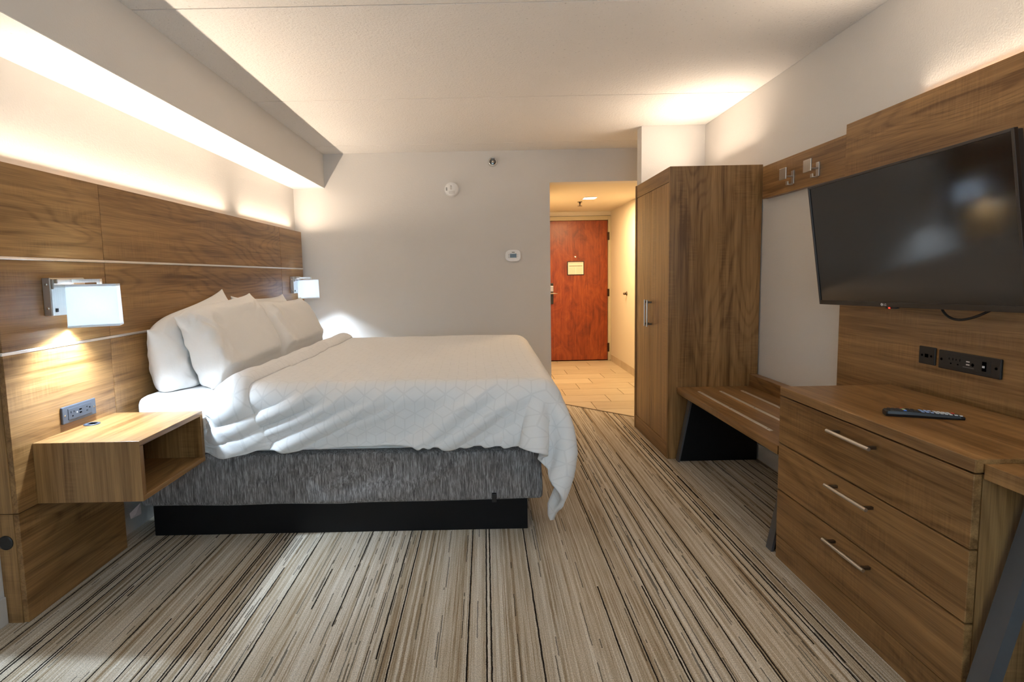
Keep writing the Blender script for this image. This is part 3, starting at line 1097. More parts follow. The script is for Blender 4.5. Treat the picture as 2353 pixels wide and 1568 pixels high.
bs = soft_box('box_spring', BX0, BX1 + 0.003, BY0 + 0.004, BY1, 0.165, 0.424, 0.022, HEATHER, bed, 0.014, 3, 0.018, 0.017)
box('fastening_tab', 0.015, 0.037, BY0 - 0.007, BY0 + 0.012, 0.163, 0.205, BLACKP, bs, 0.002)
mt = soft_box('mattress', BX0, BX1 - 0.005, BY0 + 0.012, BY1 - 0.01, 0.425, 0.712, 0.05, SHEET, bed, 0.008, 11, 0.03, 0.0)
bm = bmesh.new()
for z in (0.443, 0.452, 0.470):
    add_tube(bm, [(BX0 + 0.05, BY0 + 0.014, z), (-0.9, BY0 + 0.010, z), (BX1 - 0.06, BY0 + 0.014, z)], 0.004, 8)
bm_obj('piping', bm, SHEET, mt)
# paper care tag hanging under the head end
mesh_obj('care_tag', [(-1.735, 2.480, 0.150), (-1.728, 2.555, 0.172), (-1.722, 2.545, 0.118), (-1.730, 2.478, 0.122), (-1.725, 2.51, 0.135)],
         [(0, 1, 4), (1, 2, 4), (2, 3, 4), (3, 0, 4)], plain('white_paper_tag', (0.62, 0.52, 0.50), 0.7), bed)


# ------------------------------------------------------------------ cloth solver (position based)
def project(P, ai, bi, rest, k, inv=None):
    a, b = P[ai], P[bi]
    dlt = b - a
    ln = np.linalg.norm(dlt, axis=1)
    corr = (dlt * ((ln - rest) / np.maximum(ln, 1e-9) * 0.5 * k)[:, None])
    if inv is None:
        P[ai] = a + corr
        P[bi] = b - corr
    else:
        wa, wb = inv[ai], inv[bi]
        s = np.maximum(wa + wb, 1e-9)
        P[ai] = a + corr * (2 * wa / s)[:, None]
        P[bi] = b - corr * (2 * wb / s)[:, None]


def grid_batches(nu, nv):
    I = np.arange(nu * nv).reshape(nu, nv)
    out = []

    def pair(a, b, kind):
        a, b = a.ravel(), b.ravel()
        if len(a):
            out.append((a, b, kind))
    for par in (0, 1):
        pair(I[par:-1:2, :], I[par + 1::2, :][:len(I[par:-1:2, :])], 0)
        pair(I[:, par:-1:2], I[:, par + 1::2][:, :I[:, par:-1:2].shape[1]], 0)
    for par in (0, 1):
        A = I[par:-1:2]
        B = I[par + 1::2][:len(A)]
        pair(A[:, :-1], B[:, 1:], 1)
        pair(A[:, 1:], B[:, :-1], 1)
    for s in range(4):
        if s in (0, 1):
            pair(I[s:-2:4, :], I[s + 2::4, :][:len(I[s:-2:4, :])], 2)
            pair(I[:, s:-2:4], I[:, s + 2::4][:, :I[:, s:-2:4].shape[1]], 2)
        else:
            A = I[s:-2:4, :]
            pair(A, I[s + 2::4, :][:len(A)], 2)
            A = I[:, s:-2:4]
            pair(A, I[:, s + 2::4][:, :A.shape[1]], 2)
    return I, out


def sim_duvet():
    d_ = 0.024
    nu, nv = 82, 108
    U0 = -1.31
    V0 = 2.268
    I, bat = grid_batches(nu, nv)
    uu, vv = np.meshgrid(np.arange(nu) * d_, np.arange(nv) * d_, indexing='ij')
    P = np.stack([U0 + uu, V0 + vv, np.full_like(uu, 0.80)], -1).reshape(-1, 3)
    P[:, 2] += 0.02 * vnoise(uu.ravel() * 5, vv.ravel() * 5, 4)
    rest0 = P.copy()
    rest0[:, 2] = 0
    ex = 1 + 0.05 * (vnoise(uu.ravel() * 3, vv.ravel() * 3, 9) + 0.25)
    bats = []
    for a, b, kd in bat:
        rl = np.linalg.norm(rest0[a] - rest0[b], axis=1) * (ex[a] + ex[b]) / 2
        bats.append((a, b, rl, (0.95, 0.35, 0.10)[kd]))
    lo = np.array([-1.9, BY0 - 0.024, -1.0])
    hi = np.array([BX1 + 0.030, BY1 + 0.020, 0.742])
    rr = 0.065
    V = np.zeros_like(P)
    dt = 1 / 50
    nst = 130
    for st in range(nst):
        V[:, 2] -= 3.0 * dt
        V *= 0.965 if st < 70 else 0.90
        Q = P + V * dt
        for it in range(10):
            for a, b, rl, k in bats:
                project(Q, a, b, rl, k)
            c = np.clip(Q, lo + rr, hi - rr)
            dl = Q - c
            ln = np.linalg.norm(dl, axis=1)
            inside = ln < rr
            if inside.any():
                nn = dl[inside] / np.maximum(ln[inside], 1e-6)[:, None]
                deep = ln[inside] < 1e-6
                nn[deep] = (0, 0, 1)
                Q[inside] = c[inside] + nn * rr
                mv = Q[inside] - P[inside]
                tang = mv - (mv * nn).sum(1)[:, None] * nn
                Q[inside] -= 0.35 * tang * (1 if it == 9 else 0)
            # neighbouring furniture
            ns_ = (Q[:, 0] < -1.31) & (Q[:, 1] < 2.435) & (Q[:, 2] < 0.67)
            Q[ns_, 1] = np.maximum(Q[ns_, 1], 2.435)
        V = (Q - P) / dt
        P = Q
    return P.reshape(nu, nv, 3), uu, vv


DP, DU, DV = sim_duvet()


def upsample(G, k):
    n0, n1 = G.shape[:2]
    a = np.linspace(0, n0 - 1, (n0 - 1) * k + 1)
    b = np.linspace(0, n1 - 1, (n1 - 1) * k + 1)

    def cub(F, t):
        i = np.minimum(np.floor(t).astype(int), F.shape[0] - 2)
        f = (t - i).reshape((-1,) + (1,) * (F.ndim - 1))
        p0, p1, p2, p3 = F[np.maximum(i - 1, 0)], F[i], F[i + 1], F[np.minimum(i + 2, F.shape[0] - 1)]
        return 0.5 * (2 * p1 + (p2 - p0) * f + (2 * p0 - 5 * p1 + 4 * p2 - p3) * f ** 2 + (3 * p1 - p0 - 3 * p2 + p3) * f ** 3)
    return np.swapaxes(cub(np.swapaxes(cub(G, a), 0, 1), b), 0, 1)


DP = upsample(DP, 3)
DU, DV = upsample(DU[..., None], 3)[..., 0], upsample(DV[..., None], 3)[..., 0]
SPC = 0.008
nu, nv = DP.shape[:2]


def grid_normals(P):
    du = np.gradient(P, axis=0)
    dv = np.gradient(P, axis=1)
    n = np.cross(du, dv)
    return n / np.maximum(np.linalg.norm(n, axis=2), 1e-9)[..., None]


# pressed diagonal folds on the hanging side and soft creases on top
nn = grid_normals(DP)
side = np.clip((0.77 - DP[..., 2]) / 0.12, 0, 1) * (DP[..., 1] < 3.0)
phase = (DP[..., 0] * 0.55 - DP[..., 2] * 1.0)
w = phase * 9.0 + 0.9 * vnoise(DP[..., 0] * 3 + 8, DP[..., 2] * 4 + 8, 21)
rid = 1 - 3.2 * np.abs(vnoise(w + 30, DP[..., 0] * 1.3 + 7, 22))
fine = 1 - 3.5 * np.abs(vnoise(w * 2.1 + 11, DP[..., 0] * 2.0 + 3, 25))
amp = side * (0.5 + 1.0 * np.clip(vnoise(DP[..., 0] * 2 + 4, DP[..., 2] * 3, 23) + 0.5, 0, 1))
disp = amp * (0.026 * rid + 0.008 * fine)
disp += 0.006 * (1 - side) * (1 - 3 * np.abs(vnoise(DU * 4 + DV * 2, DV * 3.0 - DU, 31)))
disp *= 1 - 0.85 * np.clip((DP[..., 0] - 0.02) / 0.18, 0, 1)
disp = np.maximum(disp, -0.010)
DP2 = DP + nn * disp[..., None]
# the head end of the hanging side swings towards the nightstand
hd = np.clip(1 - DU / 0.5, 0, 1) * np.clip((0.74 - DP[..., 2]) / 0.3, 0, 1) * (DP[..., 1] < 3)
DP2[..., 0] -= 0.17 * hd
DP2[..., 1] -= 0.015 * hd
# the foot end puffs out a little
ft = np.clip((0.76 - DP[..., 2]) / 0.28, 0, 1) * np.clip((DP[..., 0] - 0.12) / 0.15, 0, 1)
bl_ = np.sin(math.pi * np.clip((0.79 - DP[..., 2]) / 0.62, 0, 1))
DP2[..., 0] += 0.085 * bl_ * np.clip((DP[..., 0] - 0.12) / 0.15, 0, 1)
DP2[..., 1] -= 0.03 * np.clip((0.76 - DP[..., 2]) / 0.28, 0, 1) * (DP[..., 1] < 3) * np.clip((DP[..., 0] + 0.6) / 0.8, 0, 1)
close_ = (DP2[..., 0] < -1.295) & (DP2[..., 2] < 0.69)
DP2[..., 1] = np.where(close_, np.maximum(DP2[..., 1], 2.470), DP2[..., 1])
FB = 7   # rows taken by the turned-back band
idx = np.arange(nu * nv).reshape(nu, nv)
faces = np.stack([idx[:-1, :-1], idx[1:, :-1], idx[1:, 1:], idx[:-1, 1:]], -1).reshape(-1, 4)
dv_root = thing('duvet', 'white woven duvet spread over the bed with its head edge turned back', 'duvet', (-0.4, 3.465, 0.43))
body = mesh_obj('duvet_cover', DP2.reshape(-1, 3).tolist(), faces.tolist(), DUVET, dv_root, True)
uvl = body.data.uv_layers.new(name='UVMap')
lv = np.empty(len(body.data.loops), int)
body.data.loops.foreach_get('vertex_index', lv)
uvs = np.stack([DU.ravel()[lv], DV.ravel()[lv]], -1)
uvl.data.foreach_set('uv', uvs.ravel())


def soften(o, thick, off, lev=1):
    if thick:
        m = o.modifiers.new('solid', 'SOLIDIFY')
        m.thickness = thick
        m.offset = off
    s = o.modifiers.new('sub', 'SUBSURF')
    s.levels = lev
    s.render_levels = lev


soften(body, 0.022, 1.0, 0)
# turned-back band: a flattened roll following the head edge
nn2 = grid_normals(DP2)
sec = []
zc = DP2[0, :, 2]
nearhang = np.clip((0.74 - DP2[6, :, 2]) / 0.25, 0, 1) * (DP2[6, :, 1] < 3)
wid = 0.150 + 0.16 * nearhang + 0.03 * vnoise(np.arange(nv) * 0.027 + 3, np.zeros(nv) + 2, 41)


def at_row(s):
    """point and normal on the duvet at distance s (array over columns) from the head edge"""
    r_i = np.clip(s / SPC, 0, nu - 1.001)
    i0 = np.floor(r_i).astype(int)
    fr = (r_i - i0)[:, None]
    j = np.arange(nv)
    return DP2[i0, j] * (1 - fr) + DP2[i0 + 1, j] * fr, nn2[i0, j] * (1 - fr) + nn2[i0 + 1, j] * fr


KS = 13
wr = vnoise(np.arange(nv)[None, :] * 0.053 + 5, np.linspace(0, 2.2, KS)[:, None] + np.zeros((1, nv)) + 9, 44)
prof = []
for k in range(KS):
    tt = k / (KS - 1)
    p, n = at_row(wid * (1 - tt))
    lift = 0.024 + 0.036 * math.sin(math.pi * min(1, tt * 1.0)) ** 0.7 + 0.012 * wr[k]
    if k == 0:
        lift = 0.022
    prof.append(p + n * (lift * 1.0)[:, None] if isinstance(lift, np.ndarray) else p + n * lift)
p, n = at_row(wid * 0)
tang = DP2[0] - DP2[3]
tang /= np.maximum(np.linalg.norm(tang, axis=1), 1e-9)[:, None]
for a in (0.35, 0.7, 1.0):
    th_ = a * math.pi / 1.0
    prof.append(p + n * (0.010 + 0.016 * math.cos(th_)) + tang * (0.024 * math.sin(th_)))
S_ = np.array(prof)
close_ = (S_[..., 0] < -1.295) & (S_[..., 2] < 0.69)
S_[..., 1] = np.where(close_, np.maximum(S_[..., 1], 2.446), S_[..., 1])
ns_ = S_.shape[0]
idx = np.arange(ns_ * nv).reshape(ns_, nv)
faces = np.stack([idx[:-1, :-1], idx[:-1, 1:], idx[1:, 1:], idx[1:, :-1]], -1).reshape(-1, 4)
band = mesh_obj('turned_back_edge', S_.reshape(-1, 3).tolist(), faces.tolist(), DUVET, dv_root, True)
uvl = band.data.uv_layers.new(name='UVMap')
lv = np.empty(len(band.data.loops), int)
band.data.loops.foreach_get('vertex_index', lv)
UU, VV = np.meshgrid(np.arange(ns_) * 0.0125, np.arange(nv) * SPC, indexing='ij')
uvl.data.foreach_set('uv', np.stack([UU.ravel()[lv], VV.ravel()[lv]], -1).ravel())
soften(band, 0.006, 0.0)


# ------------------------------------------------------------------ pillows
def sim_pillow(Lg, Hg, seed, flap=0.0, press=26.0, thick_end=0.0):
    d_ = 0.0155
    nu, nv = int(Lg / d_) + 1, int(Hg / d_) + 1
    I, bat = grid_batches(nu, nv)
    uu, vv = np.meshgrid((np.arange(nu) - (nu - 1) / 2) * d_, (np.arange(nv) - (nv - 1) / 2) * d_, indexing='ij')
    flat = np.stack([uu, vv, np.zeros_like(uu)], -1).reshape(-1, 3)
    edge = np.zeros((nu, nv), bool)
    edge[0] = edge[-1] = True
    edge[:, 0] = edge[:, -1] = True
    e = edge.ravel()
    bump_ = (np.cos(uu / Lg * math.pi) * np.cos(vv / Hg * math.pi)).ravel()
    nz = 0.010 * vnoise(uu.ravel() * 14 + 20, vv.ravel() * 14 + 20, seed)
    A = flat.copy()
    B = flat.copy()
    A[:, 2] = 0.03 * bump_ + nz * (~e)
    B[:, 2] = -0.03 * bump_ + nz * (~e)
    ex = 1 + 0.03 * vnoise(uu.ravel() * 7 + 40, vv.ravel() * 7 + 40, seed + 1)
    bats = [(a, b, np.linalg.norm(flat[a] - flat[b], axis=1) * (ex[a] + ex[b]) / 2, (0.95, 0.30, 0.05)[k]) for a, b, k in bat]
    pm = np.clip((uu.ravel() + Lg / 2 - flap) / 0.05, 0, 1) if flap else np.ones(len(flat))
    VA, VB = np.zeros_like(A), np.zeros_like(B)
    dt = 1 / 60
    for st in range(60):
        for P_, V_, sg_ in ((A, VA, 1), (B, VB, -1)):
            n_ = grid_normals(P_.reshape(nu, nv, 3)).reshape(-1, 3) * sg_
            V_ += n_ * (press * dt * pm)[:, None]
            V_ *= 0.86
        QA, QB = A + VA * dt, B + VB * dt
        for it in range(6):
            for a, b, rl, k in bats:
                project(QA, a, b, rl, k)
                project(QB, a, b, rl, k)
            m = (QA[e] + QB[e]) / 2
            QA[e] = m
            QB[e] = m
            # fill limit: a pillow has only so much filling
            lim = 0.094 + 0 * pm
            QA[:, 2] = np.minimum(QA[:, 2], lim)
            QB[:, 2] = np.maximum(QB[:, 2], -lim)
            cr = QA[:, 2] < QB[:, 2]
            mz = (QA[cr, 2] + QB[cr, 2]) / 2
            QA[cr, 2] = mz
            QB[cr, 2] = mz
        VA, VB = (QA - A) / dt, (QB - B) / dt
        A, B = QA, QB
    return A.reshape(nu, nv, 3), B.reshape(nu, nv, 3)


FRONT = {}


def pillow(label, center, yaw_, tilt, Lg, Hg, seed, flap=0.0, flat_k=1.0, sag=0.0, droop=0.0, front=False, endround=0.0, floor=0.716):
    A, B = sim_pillow(Lg, Hg, seed, flap)
    nu, nv = A.shape[:2]
    root = thing('pillow', label, 'pillow', (center[0], center[1], floor), 'bed pillows')
    # local axes: length along +Y, height up (tilted back), thickness towards +X
    ty = Vector((math.sin(yaw_), math.cos(yaw_), 0))
    nx = Vector((math.cos(yaw_) * math.cos(tilt), -math.sin(yaw_) * math.cos(tilt), math.sin(tilt)))
    up_ = nx.cross(ty) * 1.0
    if up_.z < 0:
        up_ = -up_
    R3 = np.array([ty, up_, nx])     # rows
    allp = np.concatenate([A.reshape(-1, 3), B.reshape(-1, 3)])
    for k_ in (0, 1):
        allp[:, k_] -= (allp[:, k_].min() + allp[:, k_].max()) / 2
    allp[:, 2] *= flat_k
    # slump: lower half fuller, upper edge droops in the middle
    h = allp[:, 1] / Hg
    allp[:, 2] *= 1.0 - 0.35 * np.clip(h, -0.5, 0.5)
    allp[:, 1] -= sag * (1 - (2 * allp[:, 0] / Lg) ** 2) * np.clip(h + 0.5, 0, 1)
    # creases running in from the corners and along the case ends
    uu_, vv_ = allp[:, 0].copy(), allp[:, 1].copy()
    top_ = np.arange(len(allp)) < nu * nv
    hx, hy = Lg * 0.46, Hg * 0.44
    dd = np.zeros(len(allp))
    for q_, (sx, sy) in enumerate(((-1, -1), (-1, 1), (1, -1), (1, 1))):
        rx, ry = uu_ * -sx + hx, vv_ * -sy + hy
        rr_ = np.hypot(rx, ry)
        an = np.arctan2(ry, rx)
        k_ = 1 - 3.4 * np.abs(vnoise(an * 5.5 + 10 + 3 * q_ + 0.8 * vnoise(rr_ * 9 + 5, an * 2 + 5, seed + 3), rr_ * 3 + 20, seed + q_))
        dd += k_ * np.exp(-((rr_ - 0.07) / 0.13) ** 2) * (1.5 if sx < 0 else 1.0)
    en = np.clip(1 - (uu_ + Lg * 0.46) / 0.30, 0, 1)
    dd += 1.3 * en * (1 - 3.6 * np.abs(vnoise(uu_ * 9 + vv_ * 7 + 20, vv_ * 10 - uu_ * 5 + 20, seed + 8)))
    dd += 0.35 * (1 - 3.2 * np.abs(vnoise(uu_ * 3 + vv_ * 5 + 20, vv_ * 9 + 20, seed + 9)))
    rim = np.clip(np.minimum(Lg * 0.5 - np.abs(uu_), Hg * 0.5 - np.abs(vv_)) / 0.05, 0, 1)
    allp[:, 2] += np.where(top_, 1, -1) * dd * 0.0135 * rim
    # rounded, slumped case end
    if endround:
        allp[:, 1] *= 1 - endround * np.clip(-uu_ / (Lg * 0.5), 0, 1) ** 4
    # lengthwise slump: the case end drops
    allp[:, 1] += droop * uu_ / Lg
    W_ = allp @ R3 + np.array(center)
    if front:
        key = (np.floor(W_[:, 1] / 0.02).astype(int), np.floor(W_[:, 2] / 0.02).astype(int))
        lim_ = np.array([FRONT.get((a, b), -9.0) for a, b in zip(*key)])
        W_[:, 0] = np.maximum(W_[:, 0], lim_ + 0.006)
        cap = -1.350 + 0.75 * np.maximum(0, W_[:, 2] - 0.79)
        over = np.maximum(0, W_[:, 0] - cap)
        W_[:, 0] -= over * 0.97
    else:
        for a, b, x_ in zip(np.floor(W_[:, 1] / 0.02).astype(int), np.floor(W_[:, 2] / 0.02).astype(int), W_[:, 0]):
            for da in (-1, 0, 1):
                for db in (-1, 0, 1):
                    if FRONT.get((a + da, b + db), -9) < x_:
                        FRONT[(a + da, b + db)] = x_
    W_[:, 2] = np.maximum(W_[:, 2], floor + 0.004 * vnoise(W_[:, 1] * 20, W_[:, 0] * 20, 5))
    W_[:, 0] = np.maximum(W_[:, 0], XP + 0.008)
    n1 = nu * nv
    idx = np.arange(n1).reshape(nu, nv)
    fa = np.stack([idx[:-1, :-1], idx[1:, :-1], idx[1:, 1:], idx[:-1, 1:]], -1).reshape(-1, 4)
    ed = np.zeros((nu, nv), bool)
    ed[0] = ed[-1] = True
    ed[:, 0] = ed[:, -1] = True
    mp = np.arange(n1) + n1
    mp[ed.ravel()] = np.arange(n1)[ed.ravel()]
    fb = mp[fa][:, ::-1]
    bm = bmesh.new()
    vs = [bm.verts.new(p) for p in W_]
    for f in np.concatenate([fa, fb]):
        try:
            bm.faces.new([vs[i] for i in f])
        except ValueError:
            pass
    for v in [v for v in bm.verts if not v.link_faces]:
        bm.verts.remove(v)
    o = bm_obj('pillowcase', bm, CASE, root, True)
    s = o.modifiers.new('sub', 'SUBSURF')
    s.levels = s.render_levels = 1
    # hem stitched round the open end of the case
    return root


PIL = [
    ('white pillow against the headboard beside the floating nightstand', (-1.640, 3.030, 0.905), R(-1), R(10), 0.79, 0.45, 3, 0.0, 0.80, 0.02, 0.10, False, 0.25),
    ('white pillow against the headboard on the corner sconce side', (-1.640, 3.985, 0.910), R(1), R(10), 0.79, 0.45, 5, 0.0, 0.80, 0.02, -0.03),
    ('front white pillow with an open case end towards the floating nightstand', (-1.455, 3.065, 0.930), R(3), R(24), 0.815, 0.45, 8, 0.06, 0.78, 0.01, 0.05, True),
    ('front white pillow leaning on the corner sconce side of the bed', (-1.445, 3.965, 0.905), R(2), R(24), 0.79, 0.44, 12, 0.0, 0.80, 0.02, -0.03, True),
]
for p_ in PIL:
    pillow(*p_)

# ------------------------------------------------------------------ wardrobe
WX, WY0, WY1, WZ = 1.209, 3.500, 4.275, 1.936
wd = thing('wardrobe', 'tall walnut wardrobe with two doors and bar handles', 'wardrobe', (1.5, 3.9, 0))
box('side_panel', WX, 1.806, WY0, WY0 + 0.022, 0.0, WZ, WOODZ, wd, 0.0012)
box('side_panel', WX - 0.006, 1.806, WY1 - 0.022, WY1, 0.0, WZ, WOODZ, wd, 0.0012)
box('top_panel', WX + 0.02, 1.806, WY0 + 0.0225, WY1 - 0.0225, WZ - 0.022, WZ, WOODY, wd, 0.001)
box('back_panel', 1.792, 1.806, WY0 + 0.0225, WY1 - 0.0225, 0.0, WZ - 0.023, WOODZ, wd, 0.001)
box('header_rail', WX, WX + 0.0195, WY0 + 0.0225, WY1 - 0.0225, 1.842, WZ, WOODY, wd, 0.001)
box('base_rail', WX, WX + 0.0195, WY0 + 0.0225, WY1 - 0.0225, 0.0, 0.106, WOODY, wd, 0.001)
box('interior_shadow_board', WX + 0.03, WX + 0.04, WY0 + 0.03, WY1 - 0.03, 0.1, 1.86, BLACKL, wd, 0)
ym = 3.893


def bar_handle(door_, ax, x, y, z, ln):
    """round bar on two square posts; ax 'z' or 'y'"""
    bm = bmesh.new()
    h = ln / 2
    if ax == 'z':
        add_cyl(bm, (x - 0.034, y, z - h), (x - 0.034, y, z + h), 0.0062, n=18)
        o = bm_obj('handle', bm, NICKEL, door_)
        for s in (-1, 1):
            box('post', x - 0.032, x - 0.0002, y - 0.005, y + 0.005, z + s * (h - 0.018) - 0.006, z + s * (h - 0.018) + 0.006, BRONZE, door_, 0.001)
    else:
        add_cyl(bm, (x - 0.034, y - h, z), (x - 0.034, y + h, z), 0.0062, n=18)
        o = bm_obj('handle', bm, NICKEL, door_)
        for s in (-1, 1):
            box('post', x - 0.032, x - 0.0002, y + s * (h - 0.018) - 0.006, y + s * (h - 0.018) + 0.006, z - 0.005, z + 0.005, BRONZE, door_, 0.001)
    return o


d1 = box('door', WX + 0.001, WX + 0.020, WY0 + 0.024, ym - 0.0015, 0.109, 1.839, WOODZ, wd, 0.001)
d2 = box('door', WX + 0.001, WX + 0.020, ym + 0.0015, WY1 - 0.024, 0.109, 1.839, WOODZ, wd, 0.001)
bar_handle(d1, 'z', WX + 0.001, ym - 0.030, 0.962, 0.195)
bar_handle(d2, 'z', WX + 0.001, ym + 0.030, 0.962, 0.195)

# ------------------------------------------------------------------ luggage bench
BZ = 0.492
be = thing('luggage_bench', 'walnut luggage bench with three pale metal strips beside the wardrobe', 'bench', (1.5, 2.9, 0))
seat = box('bench_top', 1.268, 1.806, 2.272, 3.497, BZ - 0.040, BZ, WOODY, be, 0.0015)
box('back_ledge', 1.750, 1.806, 2.300, 3.497, BZ + 0.0003, 0.570, WOODY, be, 0.0015)
for x in (1.357, 1.495, 1.632):
    bm = bmesh.new()
    add_box(bm, x - 0.0085, x + 0.0085, 2.487, 3.352, BZ - 0.001, BZ + 0.0035, 0.0012)
    st = bm_obj('metal_strip', bm, plain('pale_satin_metal', (0.80, 0.76, 0.68), 0.35, 0.55), be)
    for y in (2.52, 2.92, 3.32):
        lathe('screw', (x, y, BZ + 0.0035), (0, 0, 1), [(0.004, 0), (0.0035, 0.0008)], BRONZE, st, 12)


def gusset(y, parent):
    """solid steel leg plate: slanted front, square back"""
    zt = BZ - 0.0405
    poly = [(1.272, 0.0), (1.790, 0.0), (1.790, zt), (1.352, zt)]
    bm = bmesh.new()
    lo = [bm.verts.new((x, y, z)) for x, z in poly]
    hi = [bm.verts.new((x, y + 0.012, z)) for x, z in poly]
    bm.faces.new(list(reversed(lo)))
    bm.faces.new(hi)
    for k in range(4):
        bm.faces.new((lo[k], lo[(k + 1) % 4], hi[(k + 1) % 4], hi[k]))
    leg = bm_obj('leg_plate', bm, BLACKL, parent)
    # flat bar along the slanted front edge
    bm = bmesh.new()
    a, b = Vector((1.260, 0, 0)), Vector((1.345, 0, zt))
    w_ = 0.012
    vs = [(a.x, y - 0.02, a.z), (a.x + w_, y - 0.02, a.z), (b.x + w_, y - 0.02, b.z), (b.x, y - 0.02, b.z)]
    v0 = [bm.verts.new(v) for v in vs]
    v1 = [bm.verts.new((v[0], v[1] + 0.045, v[2])) for v in vs]
    bm.faces.new(v0)
    bm.faces.new(list(reversed(v1)))
    for k in range(4):
        bm.faces.new((v0[(k + 1) % 4], v0[k], v1[k], v1[(k + 1) % 4]))
    bm_obj('edge_bar', bm, STEEL, leg)


gusset(3.455, be)
gusset(2.305, be)

# ------------------------------------------------------------------ dresser
DX, DY0, DY1 = 1.260, 1.338, 2.250
dr = thing('dresser', 'walnut three drawer dresser below the television', 'dresser', (1.5, 1.8, 0))
box('top_panel', DX, 1.735, DY0, DY1, 0.7245, 0.760, WOODY, dr, 0.0015)
box('side_panel', DX + 0.024, 1.735, DY0, DY0 + 0.02, 0.0, 0.720, WOODZ, dr, 0.001)
box('side_panel', DX + 0.024, 1.735, DY1 - 0.02, DY1, 0.0, 0.720, WOODZ, dr, 0.001)
box('carcass', DX + 0.034, 1.73, DY0 + 0.021, DY1 - 0.021, 0.02, 0.719, BLACKL, dr, 0)
box('base_rail', DX + 0.001, DX + 0.022, DY0 + 0.001, DY1 - 0.001, 0.0, 0.101, WOODY, dr, 0.001)
for z0, z1, hz in ((0.5175, 0.7195, 0.677), (0.3120, 0.5120, 0.474), (0.1035, 0.3065, 0.267)):
    dw = box('drawer', DX, DX + 0.022, DY0 + 0.001, DY1 - 0.001, z0, z1, WOODY, dr, 0.0018)
    bar_handle(dw, 'y', DX, 1.776, hz, 0.213)

# remote control lying on the dresser
ra = math.atan2(-0.075, 0.205)
rc = thing('remote_control', 'black television remote with coloured buttons on the dresser', 'remote', (1.455, 1.742, 0.760), rot=(0, 0, ra))
bm = bmesh.new()
secs = [(-0.108, 0.019, 0.016), (-0.104, 0.022, 0.020), (-0.05, 0.0235, 0.022), (0.03, 0.0225, 0.018), (0.095, 0.020, 0.014), (0.108, 0.016, 0.010)]
rings = []
for x, hw, h in secs:
    ring_ = [(-hw * 0.8, 0.0005), (-hw, h * 0.45), (-hw * 0.92, h * 0.9), (-hw * 0.7, h), (hw * 0.7, h), (hw * 0.92, h * 0.9), (hw, h * 0.45), (hw * 0.8, 0.0005)]
    rings.append([bm.verts.new((x, a, b)) for a, b in ring_])
for i in range(len(rings) - 1):
    for k in range(8):
        bm.faces.new((rings[i][k], rings[i][(k + 1) % 8], rings[i + 1][(k + 1) % 8], rings[i + 1][k]))
bm.faces.new(list(reversed(rings[0])))
bm.faces.new(rings[-1])
rb = bm_obj('remote_body', bm, BLACKP, rc, False, True)
btn = {'k': plain('dark_button', (0.03, 0.03, 0.03), 0.4), 'b': plain('blue_button', (0.28, 0.42, 0.72), 0.5), 'w': plain('pale_button', (0.55, 0.57, 0.60), 0.5),
       'r': plain('red_button', (0.6, 0.05, 0.03), 0.5), 'g': plain('green_button', (0.05, 0.42, 0.22), 0.5), 'y': plain('yellow_button', (0.75, 0.6, 0.2), 0.5),
       'c': plain('cyan_button', (0.08, 0.25, 0.8), 0.5)}


def rz(x):
    for (xa, _, ha), (xb, _, hb_) in zip(secs, secs[1:]):
        if xa <= x <= xb:
            return ha + (hb_ - ha) * (x - xa) / (xb - xa)
    return 0.012


rowsb = [(-0.092, 'kkk'), (-0.080, 'kkk'), (-0.068, 'kkk'), (-0.055, 'cygr'), (-0.040, 'kkk'), (-0.027, 'k k'), (-0.005, 'bbb'), (0.008, 'bbb'), (0.020, 'b b'),
         (0.034, 'www'), (0.046, 'www'), (0.058, 'www'), (0.070, 'www'), (0.084, 'w r'), (0.097, 'w  ')]
for x, s in rowsb:
    for k, c in enumerate(s):
        if c == ' ':
            continue
        yb_ = (k - (len(s) - 1) / 2) * (0.0125 if len(s) == 3 else 0.0095)
        z = rz(x)
        box('button', x - 0.0042, x + 0.0042, yb_ - 0.0042, yb_ + 0.0042, z - 0.001, z + 0.0018, btn[c], rb, 0.0008, True)

# ------------------------------------------------------------------ desk beside the dresser
dk = thing('desk', 'walnut desk top on a slanted grey steel frame beside the dresser', 'desk', (1.5, 0.5, 0))
box('desk_top', 1.280, 1.770, -0.60, 1.333, 0.710, 0.750, WOODY, dk, 0.0015)


def desk_leg(y):
    zt = 0.7095
    bm = bmesh.new()

    def bar(a, b, w_, dy):
        a, b = Vector((a[0], 0, a[1])), Vector((b[0], 0, b[1]))
        vs = [(a.x, a.z), (a.x + w_, a.z), (b.x + w_, b.z), (b.x, b.z)]
        v0 = [bm.verts.new((x, y, z)) for x, z in vs]
        v1 = [bm.verts.new((x, y + dy, z)) for x, z in vs]
        bm.faces.new(v0)
        bm.faces.new(list(reversed(v1)))
        for k in range(4):
            bm.faces.new((v0[(k + 1) % 4], v0[k], v1[k], v1[(k + 1) % 4]))
    bar((1.205, 0.0), (1.385, zt), 0.036, 0.05)
    bar((1.730, 0.0), (1.730, zt), 0.036, 0.05)
    add_box(bm, 1.27, 1.73, y + 0.004, y + 0.046, 0.0, 0.02)
    bm_obj('leg_frame', bm, STEEL, dk)


desk_leg(1.262)
desk_leg(-0.45)

